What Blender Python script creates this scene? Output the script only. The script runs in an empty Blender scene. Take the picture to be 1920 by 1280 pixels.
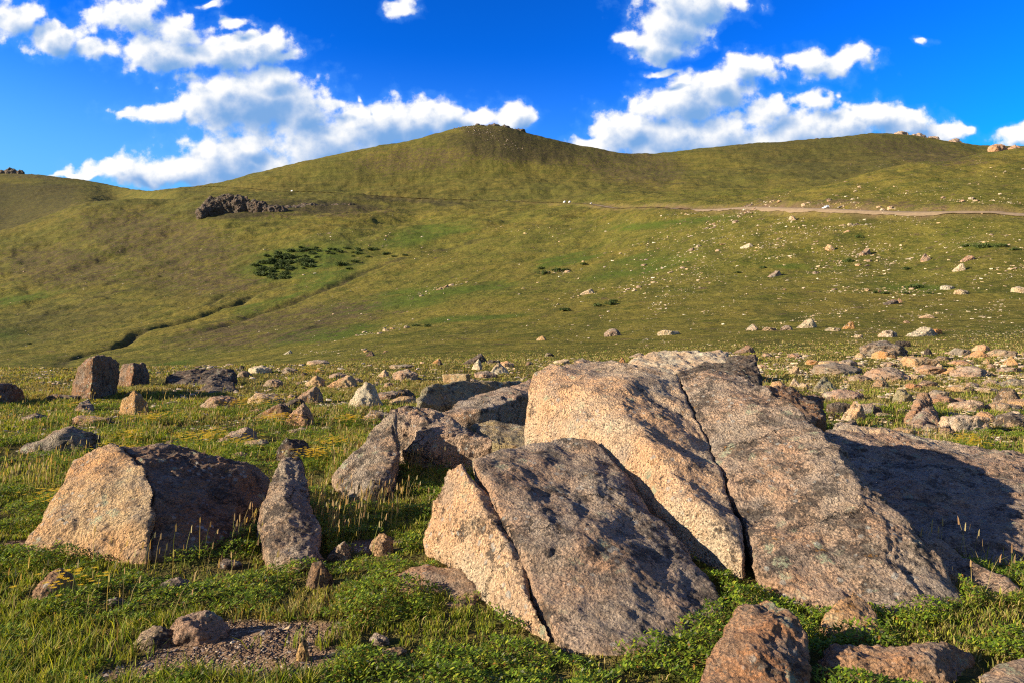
import bpy, math, random
import numpy as np
R = math.radians
C = bpy.context.scene.collection
S = bpy.context.scene
rng = np.random.default_rng(7)
random.seed(7)

# ------------------------------------------------------------------ camera, light, exposure
CAM_Z = 1.6
cam = bpy.data.cameras.new('camera'); cam_o = bpy.data.objects.new('camera', cam); C.objects.link(cam_o)
cam.sensor_width = 36; cam.lens = 24; cam.clip_end = 20000; cam.clip_start = 0.1
cam_o.location = (0, 0, CAM_Z); cam_o.rotation_euler = (R(90), 0, 0)
S.camera = cam_o
SUN_EL = R(19); SUN_AZ = R(-104)                     # azimuth clockwise from +Y (the view): the sun is low, left and a little behind
SD = (math.sin(SUN_AZ) * math.cos(SUN_EL), math.cos(SUN_AZ) * math.cos(SUN_EL), math.sin(SUN_EL))
sun = bpy.data.lights.new('sun', 'SUN'); sun.energy = 5.0; sun.angle = R(0.5); sun.color = (1.0, 0.85, 0.63)
sun_o = bpy.data.objects.new('sun', sun); C.objects.link(sun_o)
from mathutils import Vector
sun_o.rotation_euler = Vector(SD).to_track_quat('Z', 'Y').to_euler()
sun_o.location = (-20, -5, 20)
S.view_settings.view_transform = 'Standard'; S.view_settings.look = 'None'
S.view_settings.exposure = 1.22; S.view_settings.gamma = 1.0; S.view_settings.use_curve_mapping = False
S.cycles.max_bounces = 5; S.cycles.diffuse_bounces = 3; S.cycles.transparent_max_bounces = 4
S.cycles.use_adaptive_sampling = False; S.cycles.use_denoising = False; S.cycles.filter_width = 1.2; S.cycles.sample_clamp_indirect = 4.0

# ------------------------------------------------------------------ node helpers
class NT:
    def __init__(s, tree): s.t = tree; s.n = tree.nodes; s.l = tree.links
    def add(s, kind, **kw):
        n = s.n.new(kind)
        for k, v in kw.items(): setattr(n, k, v)
        return n
    def put(s, sock, v):
        if v is None: return
        if hasattr(v, 'is_output') or isinstance(v, bpy.types.NodeSocket): s.l.new(v, sock)
        else: sock.default_value = v
    def m(s, op, a, b=None, c=None, clamp=False):
        n = s.add('ShaderNodeMath', operation=op); n.use_clamp = clamp
        s.put(n.inputs[0], a); s.put(n.inputs[1], b); s.put(n.inputs[2], c); return n.outputs[0]
    def v(s, op, a, b=None, sc=None):
        n = s.add('ShaderNodeVectorMath', operation=op)
        s.put(n.inputs[0], a); s.put(n.inputs[1], b)
        if sc is not None: s.put(n.inputs['Scale'], sc)
        return n.outputs['Value'] if op in ('LENGTH', 'DOT_PRODUCT') else n.outputs['Vector']
    def xyz(s, x=0.0, y=0.0, z=0.0):
        n = s.add('ShaderNodeCombineXYZ'); s.put(n.inputs[0], x); s.put(n.inputs[1], y); s.put(n.inputs[2], z); return n.outputs[0]
    def sep(s, v):
        n = s.add('ShaderNodeSeparateXYZ'); s.put(n.inputs[0], v); return n.outputs
    def noise(s, v, scale, detail=4, rough=0.55, dist=0.0, lac=2.0):
        n = s.add('ShaderNodeTexNoise'); s.put(n.inputs['Vector'], v); n.inputs['Scale'].default_value = scale
        n.inputs['Detail'].default_value = detail; n.inputs['Roughness'].default_value = rough; n.inputs['Distortion'].default_value = dist
        n.inputs['Lacunarity'].default_value = lac
        return n.outputs['Fac']
    def voro(s, v, scale, feature='F1', out='Distance', rand=1.0):
        n = s.add('ShaderNodeTexVoronoi', feature=feature); s.put(n.inputs['Vector'], v); n.inputs['Scale'].default_value = scale
        n.inputs['Randomness'].default_value = rand
        return n.outputs[out]
    def ramp(s, f, lo, hi, a=0.0, b=1.0, smooth=True):
        n = s.add('ShaderNodeMapRange', interpolation_type='SMOOTHSTEP' if smooth else 'LINEAR'); n.clamp = True
        s.put(n.inputs[0], f); s.put(n.inputs[1], lo); s.put(n.inputs[2], hi); s.put(n.inputs[3], a); s.put(n.inputs[4], b); return n.outputs[0]
    def mix(s, f, a, b, mode='MIX'):
        n = s.add('ShaderNodeMix', data_type='RGBA', blend_type=mode)
        s.put(n.inputs[0], f)
        for sock, v in ((n.inputs[6], a), (n.inputs[7], b)):
            if isinstance(v, tuple) and len(v) == 3: v = (*v, 1)
            s.put(sock, v)
        return n.outputs[2]

# ------------------------------------------------------------------ sky with cumulus
CLOUDS = [ # centre and half size, in thousandths of the tangent of azimuth and elevation; weight
 (25,35,55,30,1),(100,72,55,28,1),(170,92,50,20,.9),(235,35,95,38,.8),(300,95,85,32,1),(340,60,60,30,.9),(400,100,85,32,1.05),(480,100,65,35,1),(535,108,35,12,.8),
 (447,42,28,12,.9),(393,3,25,8,.8),(275,5,80,22,.55),(330,120,40,14,.8),
 (480,195,105,48,1.15),(400,195,80,40,1),(300,208,75,20,.95),(240,208,35,9,.85),(560,215,70,32,1),(500,150,55,28,1),(620,192,25,18,.8),
 (150,336,70,8,.9),(240,328,90,20,1),(320,318,90,28,1),(420,300,80,42,1.1),(450,270,60,22,1),(480,330,100,40,1.1),(600,270,90,40,1.1),(700,238,100,36,1.1),(820,222,48,30,1.15),
 (760,240,70,40,1),(895,228,45,22,1),(952,228,36,24,1.05),(650,215,50,18,.8),(755,16,30,20,.9),(673,190,8,12,.6),
 (1300,5,85,30,1.1),(1265,45,60,30,1.1),(1238,80,50,22,1.1),(1172,70,24,11,.85),(1238,131,28,10,.8),(1550,118,75,24,1.05),(1598,108,30,20,1),(1500,112,35,18,.9),
 (1390,135,50,26,1.05),(1340,165,60,30,1.1),(1285,190,70,32,1.1),(1230,205,45,24,1),(1180,240,65,34,1.1),(1120,266,50,16,1),(1240,262,80,35,1),(1330,255,85,40,1),
 (1440,215,70,26,.95),(1500,245,85,35,.95),(1535,195,50,18,.8),(1440,265,90,30,.9),(1640,222,45,26,1.05),(1590,240,60,28,.95),(1700,240,60,22,1),(1770,255,50,18,.9),(1810,250,30,10,.8),
 (1905,255,30,16,1),(1730,72,22,7,.65),(1450,150,50,18,.55),(1930,240,30,12,.8),(1570,185,18,12,.6)]
def build_world():
    w = bpy.data.worlds.new('World'); S.world = w; w.use_nodes = True
    w.node_tree.nodes.clear()
    # cloud density group
    g = bpy.data.node_groups.new('cloud_density', 'ShaderNodeTree')
    g.interface.new_socket('Vector', in_out='INPUT', socket_type='NodeSocketVector')
    g.interface.new_socket('Density', in_out='OUTPUT', socket_type='NodeSocketFloat')
    t = NT(g); gi = t.add('NodeGroupInput'); go = t.add('NodeGroupOutput')
    p = gi.outputs[0]
    warp = t.add('ShaderNodeTexNoise'); t.put(warp.inputs['Vector'], p); warp.inputs['Scale'].default_value = 0.012; warp.inputs['Detail'].default_value = 3
    wv = t.v('SCALE', t.v('SUBTRACT', warp.outputs['Color'], (0.5, 0.5, 0.5)), sc=70.0)
    q = t.v('ADD', p, wv); q = t.v('MULTIPLY', q, (1, 1, 0))
    acc = None
    for (cx, cy, rx, ry, wt) in CLOUDS:
        d = t.v('LENGTH', t.v('MULTIPLY', t.v('SUBTRACT', q, (cx, cy, 0)), (1 / (rx * 1.25), 1 / (ry * 1.32), 0)))
        d = t.m('ADD', d, 1.0 - wt)
        acc = d if acc is None else t.m('SMOOTH_MIN', acc, d, 0.25)
    n1 = t.noise(p, 0.02, 11, 0.60)
    n2 = t.voro(t.v('ADD', p, t.v('SCALE', warp.outputs['Color'], sc=40.0)), 0.05, feature='SMOOTH_F1')
    fl = t.m('ADD', t.m('MULTIPLY', t.m('SUBTRACT', n1, 0.5), 1.9), t.m('MULTIPLY', t.m('SUBTRACT', 0.45, n2), 0.55))
    B = t.m('SUBTRACT', 1.0, acc); dens = t.m('ADD', B, t.m('MULTIPLY', fl, t.ramp(B, 0.1, 0.75, 1.1, 0.45)))
    g.links.new(dens, go.inputs[0])
    t = NT(w.node_tree)
    out = t.add('ShaderNodeOutputWorld')
    tc = t.add('ShaderNodeTexCoord'); d = t.sep(tc.outputs['Generated'])
    sky = t.add('ShaderNodeTexSky', sky_type='NISHITA', sun_disc=False)
    sky.sun_elevation = SUN_EL; sky.sun_rotation = SUN_AZ % (2 * math.pi); sky.altitude = 3500; sky.air_density = 1.0; sky.dust_density = 0.3; sky.ozone_density = 2.0
    gam = t.add('ShaderNodeGamma'); t.put(gam.inputs[0], t.v('SCALE', sky.outputs[0], sc=0.13)); gam.inputs[1].default_value = 1.5
    skyc = t.v('MULTIPLY', gam.outputs[0], (0.07, 1.62, 3.3))
    hz = t.m('MULTIPLY', t.ramp(d[2], 0.40, 0.12), t.ramp(t.m('DIVIDE', d[0], t.m('MAXIMUM', d[1], 0.05)), 0.9, -0.75))
    skyc = t.mix(t.m('MULTIPLY', hz, 0.9), skyc, (0.16, 0.46, 0.80))
    side = t.m('MULTIPLY', t.ramp(d[0], -0.55, -0.95), t.ramp(d[2], 0.9, 0.1))      # whiter sky round the unseen sun, added to make the ambient less blue
    skyc = t.v('MINIMUM', skyc, (0.34, 0.50, 0.80)); skyc = t.mix(t.m('MULTIPLY', side, 0.25), skyc, (0.62, 0.62, 0.60))
    yy = t.m('MAXIMUM', d[1], 0.05)
    px = t.m('MULTIPLY_ADD', t.m('DIVIDE', d[0], yy), 1280.0, 960.0)
    py = t.m('SUBTRACT', 640.0, t.m('MULTIPLY', t.m('DIVIDE', d[2], yy), 1280.0))
    vec = t.xyz(px, py, 0.0)
    g1 = t.add('ShaderNodeGroup'); g1.node_tree = g; t.put(g1.inputs[0], vec)
    g2 = t.add('ShaderNodeGroup'); g2.node_tree = g; t.put(g2.inputs[0], t.v('ADD', vec, (-22, -26, 0)))
    D = g1.outputs[0]; D2 = g2.outputs[0]
    alpha = t.ramp(D, -0.02, 0.48)
    thick = t.m('SUBTRACT', D, D2)
    lit = t.ramp(t.m('ADD', thick, t.m('MULTIPLY', t.m('SUBTRACT', 0.55, D), 0.85)), -0.48, 0.62)
    ccol = t.mix(lit, (0.16, 0.32, 0.60), (0.84, 0.83, 0.81))
    veil = t.m('MULTIPLY', t.ramp(D, -0.45, 0.25), 0.22)
    front = t.ramp(d[1], 0.1, 0.25)
    skyc = t.mix(t.m('MULTIPLY', veil, front), skyc, (0.16, 0.44, 0.88))
    alpha = t.m('MULTIPLY', alpha, front)
    back = t.m('MULTIPLY', t.m('SUBTRACT', 1.0, front), t.ramp(t.noise(tc.outputs['Generated'], 2.2, 8, 0.6), 0.44, 0.54))   # unseen cumulus added behind the camera, to make the ambient light more neutral
    mixc = t.mix(alpha, t.mix(back, skyc, (0.20, 0.23, 0.30)), ccol)
    bg = t.add('ShaderNodeBackground'); t.put(bg.inputs[0], mixc); bg.inputs[1].default_value = 0.555
    w.node_tree.links.new(bg.outputs[0], out.inputs[0])
    w.cycles.sampling_method = 'MANUAL'; w.cycles.sample_map_resolution = 256
build_world()

# ------------------------------------------------------------------ numpy noise
_perm = np.random.default_rng(3).permutation(512).astype(np.int32) % 256
_perm = np.concatenate([_perm[:256], _perm[:256], _perm[:256]])
_g3 = np.random.default_rng(5).normal(size=(256, 3)); _g3 /= np.linalg.norm(_g3, axis=1)[:, None]; _g3 = _g3.astype(np.float32)
def pn(p):
    p = np.asarray(p, dtype=np.float64); i = np.floor(p).astype(np.int64); f = (p - i).astype(np.float32); i = (i & 255).astype(np.int32)
    u = f * f * f * (f * (f * 6 - 15) + 10); res = 0
    for dx in (0, 1):
        wx = u[:, 0] if dx else 1 - u[:, 0]; hx = _perm[(i[:, 0] + dx) & 255]
        for dy in (0, 1):
            wy = u[:, 1] if dy else 1 - u[:, 1]; hy = _perm[hx + ((i[:, 1] + dy) & 255)]
            for dz in (0, 1):
                wz = u[:, 2] if dz else 1 - u[:, 2]; h = _perm[hy + ((i[:, 2] + dz) & 255)]
                g = _g3[h]
                res = res + wx * wy * wz * (g[:, 0] * (f[:, 0] - dx) + g[:, 1] * (f[:, 1] - dy) + g[:, 2] * (f[:, 2] - dz))
    return res * 1.6
def fbm(p, o=4, gain=0.5, ridge=False):
    a = 1.0; r = 0; p = np.asarray(p, dtype=np.float64)
    for k in range(o):
        n = pn(p)
        if ridge: n = 0.5 - np.abs(n)
        r = r + a * n; a *= gain; p = p * 2.03 + 17.3
    return r
def xy3(x, y, s, z=0.0): return np.stack([np.asarray(x) * s, np.asarray(y) * s, np.full(np.shape(x), z)], 1)
def sstep(a, b, x): t = np.clip((x - a) / (b - a), 0, 1); return t * t * (3 - 2 * t)

# ------------------------------------------------------------------ terrain heights
def pchip(xk, yk, x):
    xk = np.asarray(xk, float); yk = np.asarray(yk, float); h = np.diff(xk)
    dl = (yk[1:] - yk[:-1]) / h.reshape(-1, *([1] * (yk.ndim - 1)))
    d = np.zeros_like(yk); hh = h.reshape(-1, *([1] * (yk.ndim - 1)))
    w1 = 2 * hh[1:] + hh[:-1]; w2 = hh[1:] + 2 * hh[:-1]
    with np.errstate(divide='ignore', invalid='ignore'):
        hm = (w1 + w2) / (w1 / dl[:-1] + w2 / dl[1:])
    d[1:-1] = np.where(dl[:-1] * dl[1:] > 0, hm, 0); d[0] = dl[0]; d[-1] = dl[-1]
    k = np.clip(np.searchsorted(xk, x) - 1, 0, len(xk) - 2); sh = (-1, *([1] * (yk.ndim - 1)))
    t = np.clip((x - xk[k]) / h[k], 0, 1).reshape(sh); H = h[k].reshape(sh)
    return (yk[k] * (2 * t**3 - 3 * t**2 + 1) + d[k] * H * (t**3 - 2 * t**2 + t) + yk[k + 1] * (-2 * t**3 + 3 * t**2) + d[k + 1] * H * (t**3 - t**2))
CREST = [(-450,338),(-200,335),(0,331),(60,333),(150,344),(230,353),(300,356),(370,351),(450,335),(500,320),(600,297),(700,277),(800,258),(850,243),(885,237),(945,238),(985,250),(1050,266),(1100,277),
         (1200,290),(1240,289),(1300,281),(1400,272),(1500,265),(1600,256),(1650,252),(1700,256),(1750,263),(1800,270),(1850,276),(1920,276),(2370,270)]
COLS = {
 -450: [(45,691),(70,730),(110,745),(170,735),(260,700),(400,655),(600,590),(850,530),(1150,480),(1300,465),(1500,470),(1900,440)],
 0:    [(45,690),(70,722),(110,732),(170,716),(260,685),(400,640),(600,580),(850,515),(1150,455),(1300,434),(1500,442),(1900,415)],
 80:   [(45,690),(70,719),(110,728),(170,712),(260,682),(400,635),(600,575),(850,510),(1150,445),(1350,412),(1550,416),(1900,395)],
 160:  [(45,689),(70,714),(110,722),(170,706),(260,677),(400,629),(600,567),(850,500),(1150,432),(1450,379),(1650,381),(1900,375)],
 300:  [(45,688),(70,705),(110,710),(170,695),(260,670),(400,617),(600,552),(850,485),(1150,415),(1500,374)],
 450:  [(45,686),(70,694),(110,696),(170,680),(260,655),(400,602),(600,537),(850,460),(1150,392),(1500,362)],
 600:  [(45,685),(70,683),(110,676),(170,658),(260,630),(400,580),(600,515),(850,450),(1150,392),(1400,366),(1500,357)],
 750:  [(45,684),(70,675),(110,662),(170,640),(260,610),(400,560),(600,500),(850,445),(1150,395),(1330,371),(1500,352)],
 950:  [(45,683),(70,670),(110,653),(170,625),(260,585),(400,530),(600,473),(850,420),(1200,378),(1500,333)],
 1108: [(45,682),(70,666),(110,646),(170,615),(260,569),(400,507),(600,448),(950,383),(1150,369),(1500,333)],
 1230: [(45,680),(70,661),(110,639),(170,603),(260,551),(400,480),(600,405),(700,389),(850,380),(1150,360),(1500,330)],
 1400: [(45,676),(70,654),(110,628),(170,590),(260,530),(400,430),(500,390),(600,379),(850,370),(1150,348),(1500,315)],
 1548: [(45,673),(70,650),(110,622),(170,580),(260,515),(330,440),(400,392),(500,355),(600,350),(850,355),(1150,340),(1500,305)],
 1700: [(45,671),(70,646),(110,618),(170,573),(260,490),(345,399),(430,348),(550,320),(700,326),(850,335),(1150,322),(1500,295)],
 1800: [(45,670),(70,644),(110,615),(170,570),(260,460),(320,400),(420,337),(560,303),(750,312),(1150,315),(1500,292)],
 1920: [(45,668),(70,642),(110,612),(170,565),(260,437),(300,403),(400,335),(580,279),(750,290),(1150,305),(1500,295)],
 2370: [(45,660),(70,635),(110,600),(170,545),(260,410),(300,375),(400,300),(580,240),(750,250),(1150,280),(1500,280)]}
_lnY = np.linspace(math.log(0.5), math.log(9000), 500)
_cpx = np.array([c[0] for c in CREST], float); _cpy = np.array([c[1] for c in CREST], float)
def _col(px):
    pts = [(0.5, 0.0), (8, 0.0), (20, 0.0), (32, -0.02)]
    for Y, py in COLS[px]: pts.append((Y, CAM_Z + (640 - py) / 1280 * Y))
    cr = float(pchip(_cpx, _cpy, np.array([float(px)]))[0])
    return pts, cr
_keys = sorted(COLS); _tab = []
_PX = np.arange(-450, 2371, 10.0)
for k in _keys:
    pts, cr = _col(k)
    _tab.append(pchip(np.log([p[0] for p in pts]), [p[1] for p in pts], _lnY))     # up to 1500 m
_tab = np.array(_tab)
_T0 = pchip(np.array(_keys, float), _tab, _PX)                                      # (px, lnY)
_cr = pchip(_cpx, _cpy, _PX); _Y = np.exp(_lnY)
_T = _T0.copy()
_left = 1 - sstep(150, 330, _PX)                                                    # the far left ridge stands further off
_Yc = 1900 + 1500 * _left
for i, px in enumerate(_PX):
    Yc = _Yc[i]; zc = CAM_Z + (640 - _cr[i]) / 1280 * Yc
    j0 = np.searchsorted(_Y, 1500 + 250 * _left[i]); z0 = _T0[i, j0]; y0 = _Y[j0]
    m = (_Y > y0) & (_Y <= Yc); t = (_Y[m] - y0) / (Yc - y0)
    s0 = (_T0[i, j0] - _T0[i, j0 - 3]) / (_Y[j0] - _Y[j0 - 3]); L = Yc - y0
    h00 = 2*t**3-3*t**2+1; h10 = t**3-2*t**2+t; h01 = -2*t**3+3*t**2; h11 = t**3-t**2
    s1 = 0.6 * (zc / Yc)
    _T[i, m] = h00 * z0 + h10 * L * s0 + h01 * zc + h11 * L * s1
    m = _Y > Yc; t = (_Y[m] - Yc) / 1500
    _T[i, m] = zc + 40 * t - 260 * np.clip(t, 0, 3) ** 1.2
for _ in range(2): _T[1:-1] = (_T[:-2] + 2 * _T[1:-1] + _T[2:]) / 4
def h_table(x, y):
    x = np.asarray(x, float); y = np.asarray(y, float); r = np.hypot(x, y); az = np.arctan2(x, y); a = np.abs(az)
    lim = math.atan(1.1)
    Yp = np.where(a <= lim, y, r * math.cos(lim)); px = np.where(a <= lim, 960 + 1280 * x / np.where(a <= lim, np.maximum(y, 1e-3), 1), 960 + 1280 * 1.1 * np.sign(x))
    Yp = np.clip(Yp, 0.51, 8900); fi = (np.clip(px, -449, 2369) + 450) / 10; fj = (np.log(Yp) - _lnY[0]) / (_lnY[1] - _lnY[0])
    i = np.clip(fi.astype(int), 0, len(_PX) - 2); j = np.clip(fj.astype(int), 0, len(_lnY) - 2); u = fi - i; v = fj - j
    z = _T[i, j] * (1-u) * (1-v) + _T[i+1, j] * u * (1-v) + _T[i, j+1] * (1-u) * v + _T[i+1, j+1] * u * v
    return z * (1 - 0.97 * sstep(lim, R(88), a))
def hit_table(px, py, H=None):
    Ys = np.geomspace(2.5, 4000, 2500); x = (px - 960) / 1280 * Ys
    z = (H or h_table)(x, Ys); pr = 640 - (z - CAM_Z) / Ys * 1280
    k = np.argmax(pr <= py) if (pr <= py).any() else int(np.argmin(pr))
    if k > 0 and pr[k-1] != pr[k]:
        t = np.clip((pr[k-1] - py) / (pr[k-1] - pr[k]), 0, 1); Y = Ys[k-1] + t * (Ys[k] - Ys[k-1])
    else: Y = Ys[k]
    return ((px - 960) / 1280 * Y, Y)
def seg_dist(x, y, pts):
    best = np.full(np.shape(x), 1e9); tt = np.zeros(np.shape(x)); n = len(pts) - 1; side = np.zeros(np.shape(x))
    for k in range(n):
        ax, ay = pts[k][:2]; bx, by = pts[k+1][:2]; dx, dy = bx - ax, by - ay; L = dx*dx + dy*dy
        t = np.clip(((x - ax) * dx + (y - ay) * dy) / L, 0, 1); d = np.hypot(x - ax - t*dx, y - ay - t*dy); m = d < best
        best = np.where(m, d, best); tt = np.where(m, k + t, tt); side = np.where(m, np.sign(dx * (y - ay) - dy * (x - ax)), side)
    return best, tt, side
GULLIES = [([(140,672),(165,657),(220,647),(260,627),(300,615),(370,595),(405,582),(450,567),(480,550),(530,532)], 2.6, 2.6),
           ([(330,640),(435,605),(480,590),(550,565),(600,545),(645,525),(690,507),(750,490)], 3.6, 2.6),
           ([(385,577),(410,560),(450,542)], 2.2, 2.0),
           ([(0,742),(120,672),(230,642)], 3.0, 1.5), ([(520,640),(600,612),(700,590)], 2.5, 1.2), ([(60,600),(160,570),(260,540)], 4.0, 1.6), ([(820,470),(900,450),(1010,430)], 5.0, 1.8)]
GUL = [([hit_table(*p) for p in g], w, dp) for g, w, dp in GULLIES]
ROAD = [(2150,255),(1920,300),(1800,320),(1700,345),(1620,370),(1548,400),(1470,445),(1400,500),(1310,590),(1230,700),(1160,820),(1108,950),(1065,1050),(950,1200),(850,1265),(750,1330),(640,1420),(547,1500),(420,1680),(305,1890)]
road_xy = [((p - 960) / 1280 * Y, Y) for p, Y in ROAD]
def densify(pts, n):
    a = np.array(pts); t = np.arange(len(a)); q = np.linspace(0, len(a) - 1, n); return np.stack([pchip(t, a[:, 0], q), pchip(t, a[:, 1], q)], 1)
road_d = densify(road_xy, 400)
road_z = h_table(road_d[:, 0], road_d[:, 1])
for _ in range(8): road_z[1:-1] = (road_z[:-2] + 2 * road_z[1:-1] + road_z[2:]) / 4
def H(x, y, fine=True):
    x = np.asarray(x, float).ravel(); y = np.asarray(y, float).ravel(); z = h_table(x, y); r = np.hypot(x, y)
    near = 1 - sstep(30, 70, r)
    z = z + near * (0.09 * pn(xy3(x, y, 0.22, 3.1)) + 0.05 * pn(xy3(x, y, 0.7, 9.2)))
    mid = sstep(30, 160, r)
    z = z + mid * (1.6 * fbm(xy3(x, y, 1/70, 1.2), 3) * sstep(60, 400, r) + 0.7 * fbm(xy3(x + 0.5*y, 2.2*y, 1/16, 4.4), 3)) * np.clip(r / 500, 0.25, 1.6)
    far = sstep(300, 900, r)
    z = z + 0.55 * sstep(45, 120, r) * (1 - sstep(450, 800, r)) * fbm(np.stack([x / 14 + y / 60, y / 9, x * 0 + .3], 1), 3, 0.6) * np.clip(r / 400, .25, 1.5)
    fz = 5.0 * fbm(np.stack([x / 130, y / 260, x * 0 + 2.7], 1), 4, 0.55) + 4.0 * (fbm(np.stack([(x - 0.3*y) / 60, (y + 0.2 * x) / 40, x * 0 + 8.1], 1), 3, ridge=True) - 0.3)
    kcrest = sstep(1500, 1850, y) * (np.abs(x) < 4000)
    z = z + far * fz * (1 - 0.75 * kcrest)
    for pts, w, dp in GUL:
        m = (y > 60) & (y < 1200) & (x < 50)
        if m.any():
            d, t, s = seg_dist(x[m], y[m], pts); wob = np.clip(1 + .6 * pn(xy3(x[m], y[m], 0.05, 5)), .5, 1.6) * np.clip(y[m] / 350, .3, 1)
            end = np.clip(t / 1.0, 0, 1) * np.clip((len(pts) - 1 - t) / 1.0, 0, 1)
            z[m] -= dp * wob * end * np.exp(-(d / (w * (0.6 + y[m] / 500))) ** 2)
    m = (y > 230) & (y < 2000) & (x > -1100)
    idx = np.nonzero(m)[0]
    if len(idx):
        # distance to the road line, coarse pieces first
        d, t, s = seg_dist(x[idx], y[idx], road_d[::8])
        c = d < 40; idx = idx[c]; t = t[c] * 8; d = d[c]; s = s[c]
        rz = np.interp(t, np.arange(400), road_z)
        w = 1 - sstep(6.5, 15, d)
        z[idx] = z[idx] * (1 - w) + (rz - 0.25) * w
    return z
def H1(x, y): return float(H(np.array([x]), np.array([y]))[0])
def hit(px, py): return hit_table(px, py, H)
def P(px, py, Y): return ((px - 960) / 1280 * Y, Y, CAM_Z + (640 - py) / 1280 * Y)

# ------------------------------------------------------------------ object helpers
def tag(o, label=None, cat=None, group=None, kind=None):
    if label: o['label'] = label
    if cat: o['category'] = cat
    if group: o['group'] = group
    if kind: o['kind'] = kind
    return o
def mesh_np(name, co, faces_flat, sizes, smooth=True, cols=None, fattr=None):
    me = bpy.data.meshes.new(name); co = np.asarray(co, np.float32); ff = np.asarray(faces_flat, np.int32).ravel(); sz = np.asarray(sizes, np.int32)
    me.vertices.add(len(co)); me.vertices.foreach_set('co', co.ravel())
    me.loops.add(len(ff)); me.loops.foreach_set('vertex_index', ff)
    me.polygons.add(len(sz)); st = np.zeros(len(sz), np.int32); st[1:] = np.cumsum(sz)[:-1]
    me.polygons.foreach_set('loop_start', st); me.polygons.foreach_set('loop_total', sz)
    me.polygons.foreach_set('use_smooth', np.full(len(sz), smooth))
    me.update(calc_edges=True)
    if cols is not None:
        a = me.attributes.new('Col', 'FLOAT_COLOR', 'POINT'); a.data.foreach_set('color', np.asarray(cols, np.float32).ravel())
    for k, v in (fattr or {}).items():
        a = me.attributes.new(k, 'FLOAT', 'POINT'); a.data.foreach_set('value', np.asarray(v, np.float32))
    return me
def link(name, me, mat, parent=None, loc=None):
    o = bpy.data.objects.new(name, me); C.objects.link(o)
    if mat is not None and not me.materials: me.materials.append(mat)
    if parent: o.parent = parent
    if loc is not None: o.location = loc
    return o

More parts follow.
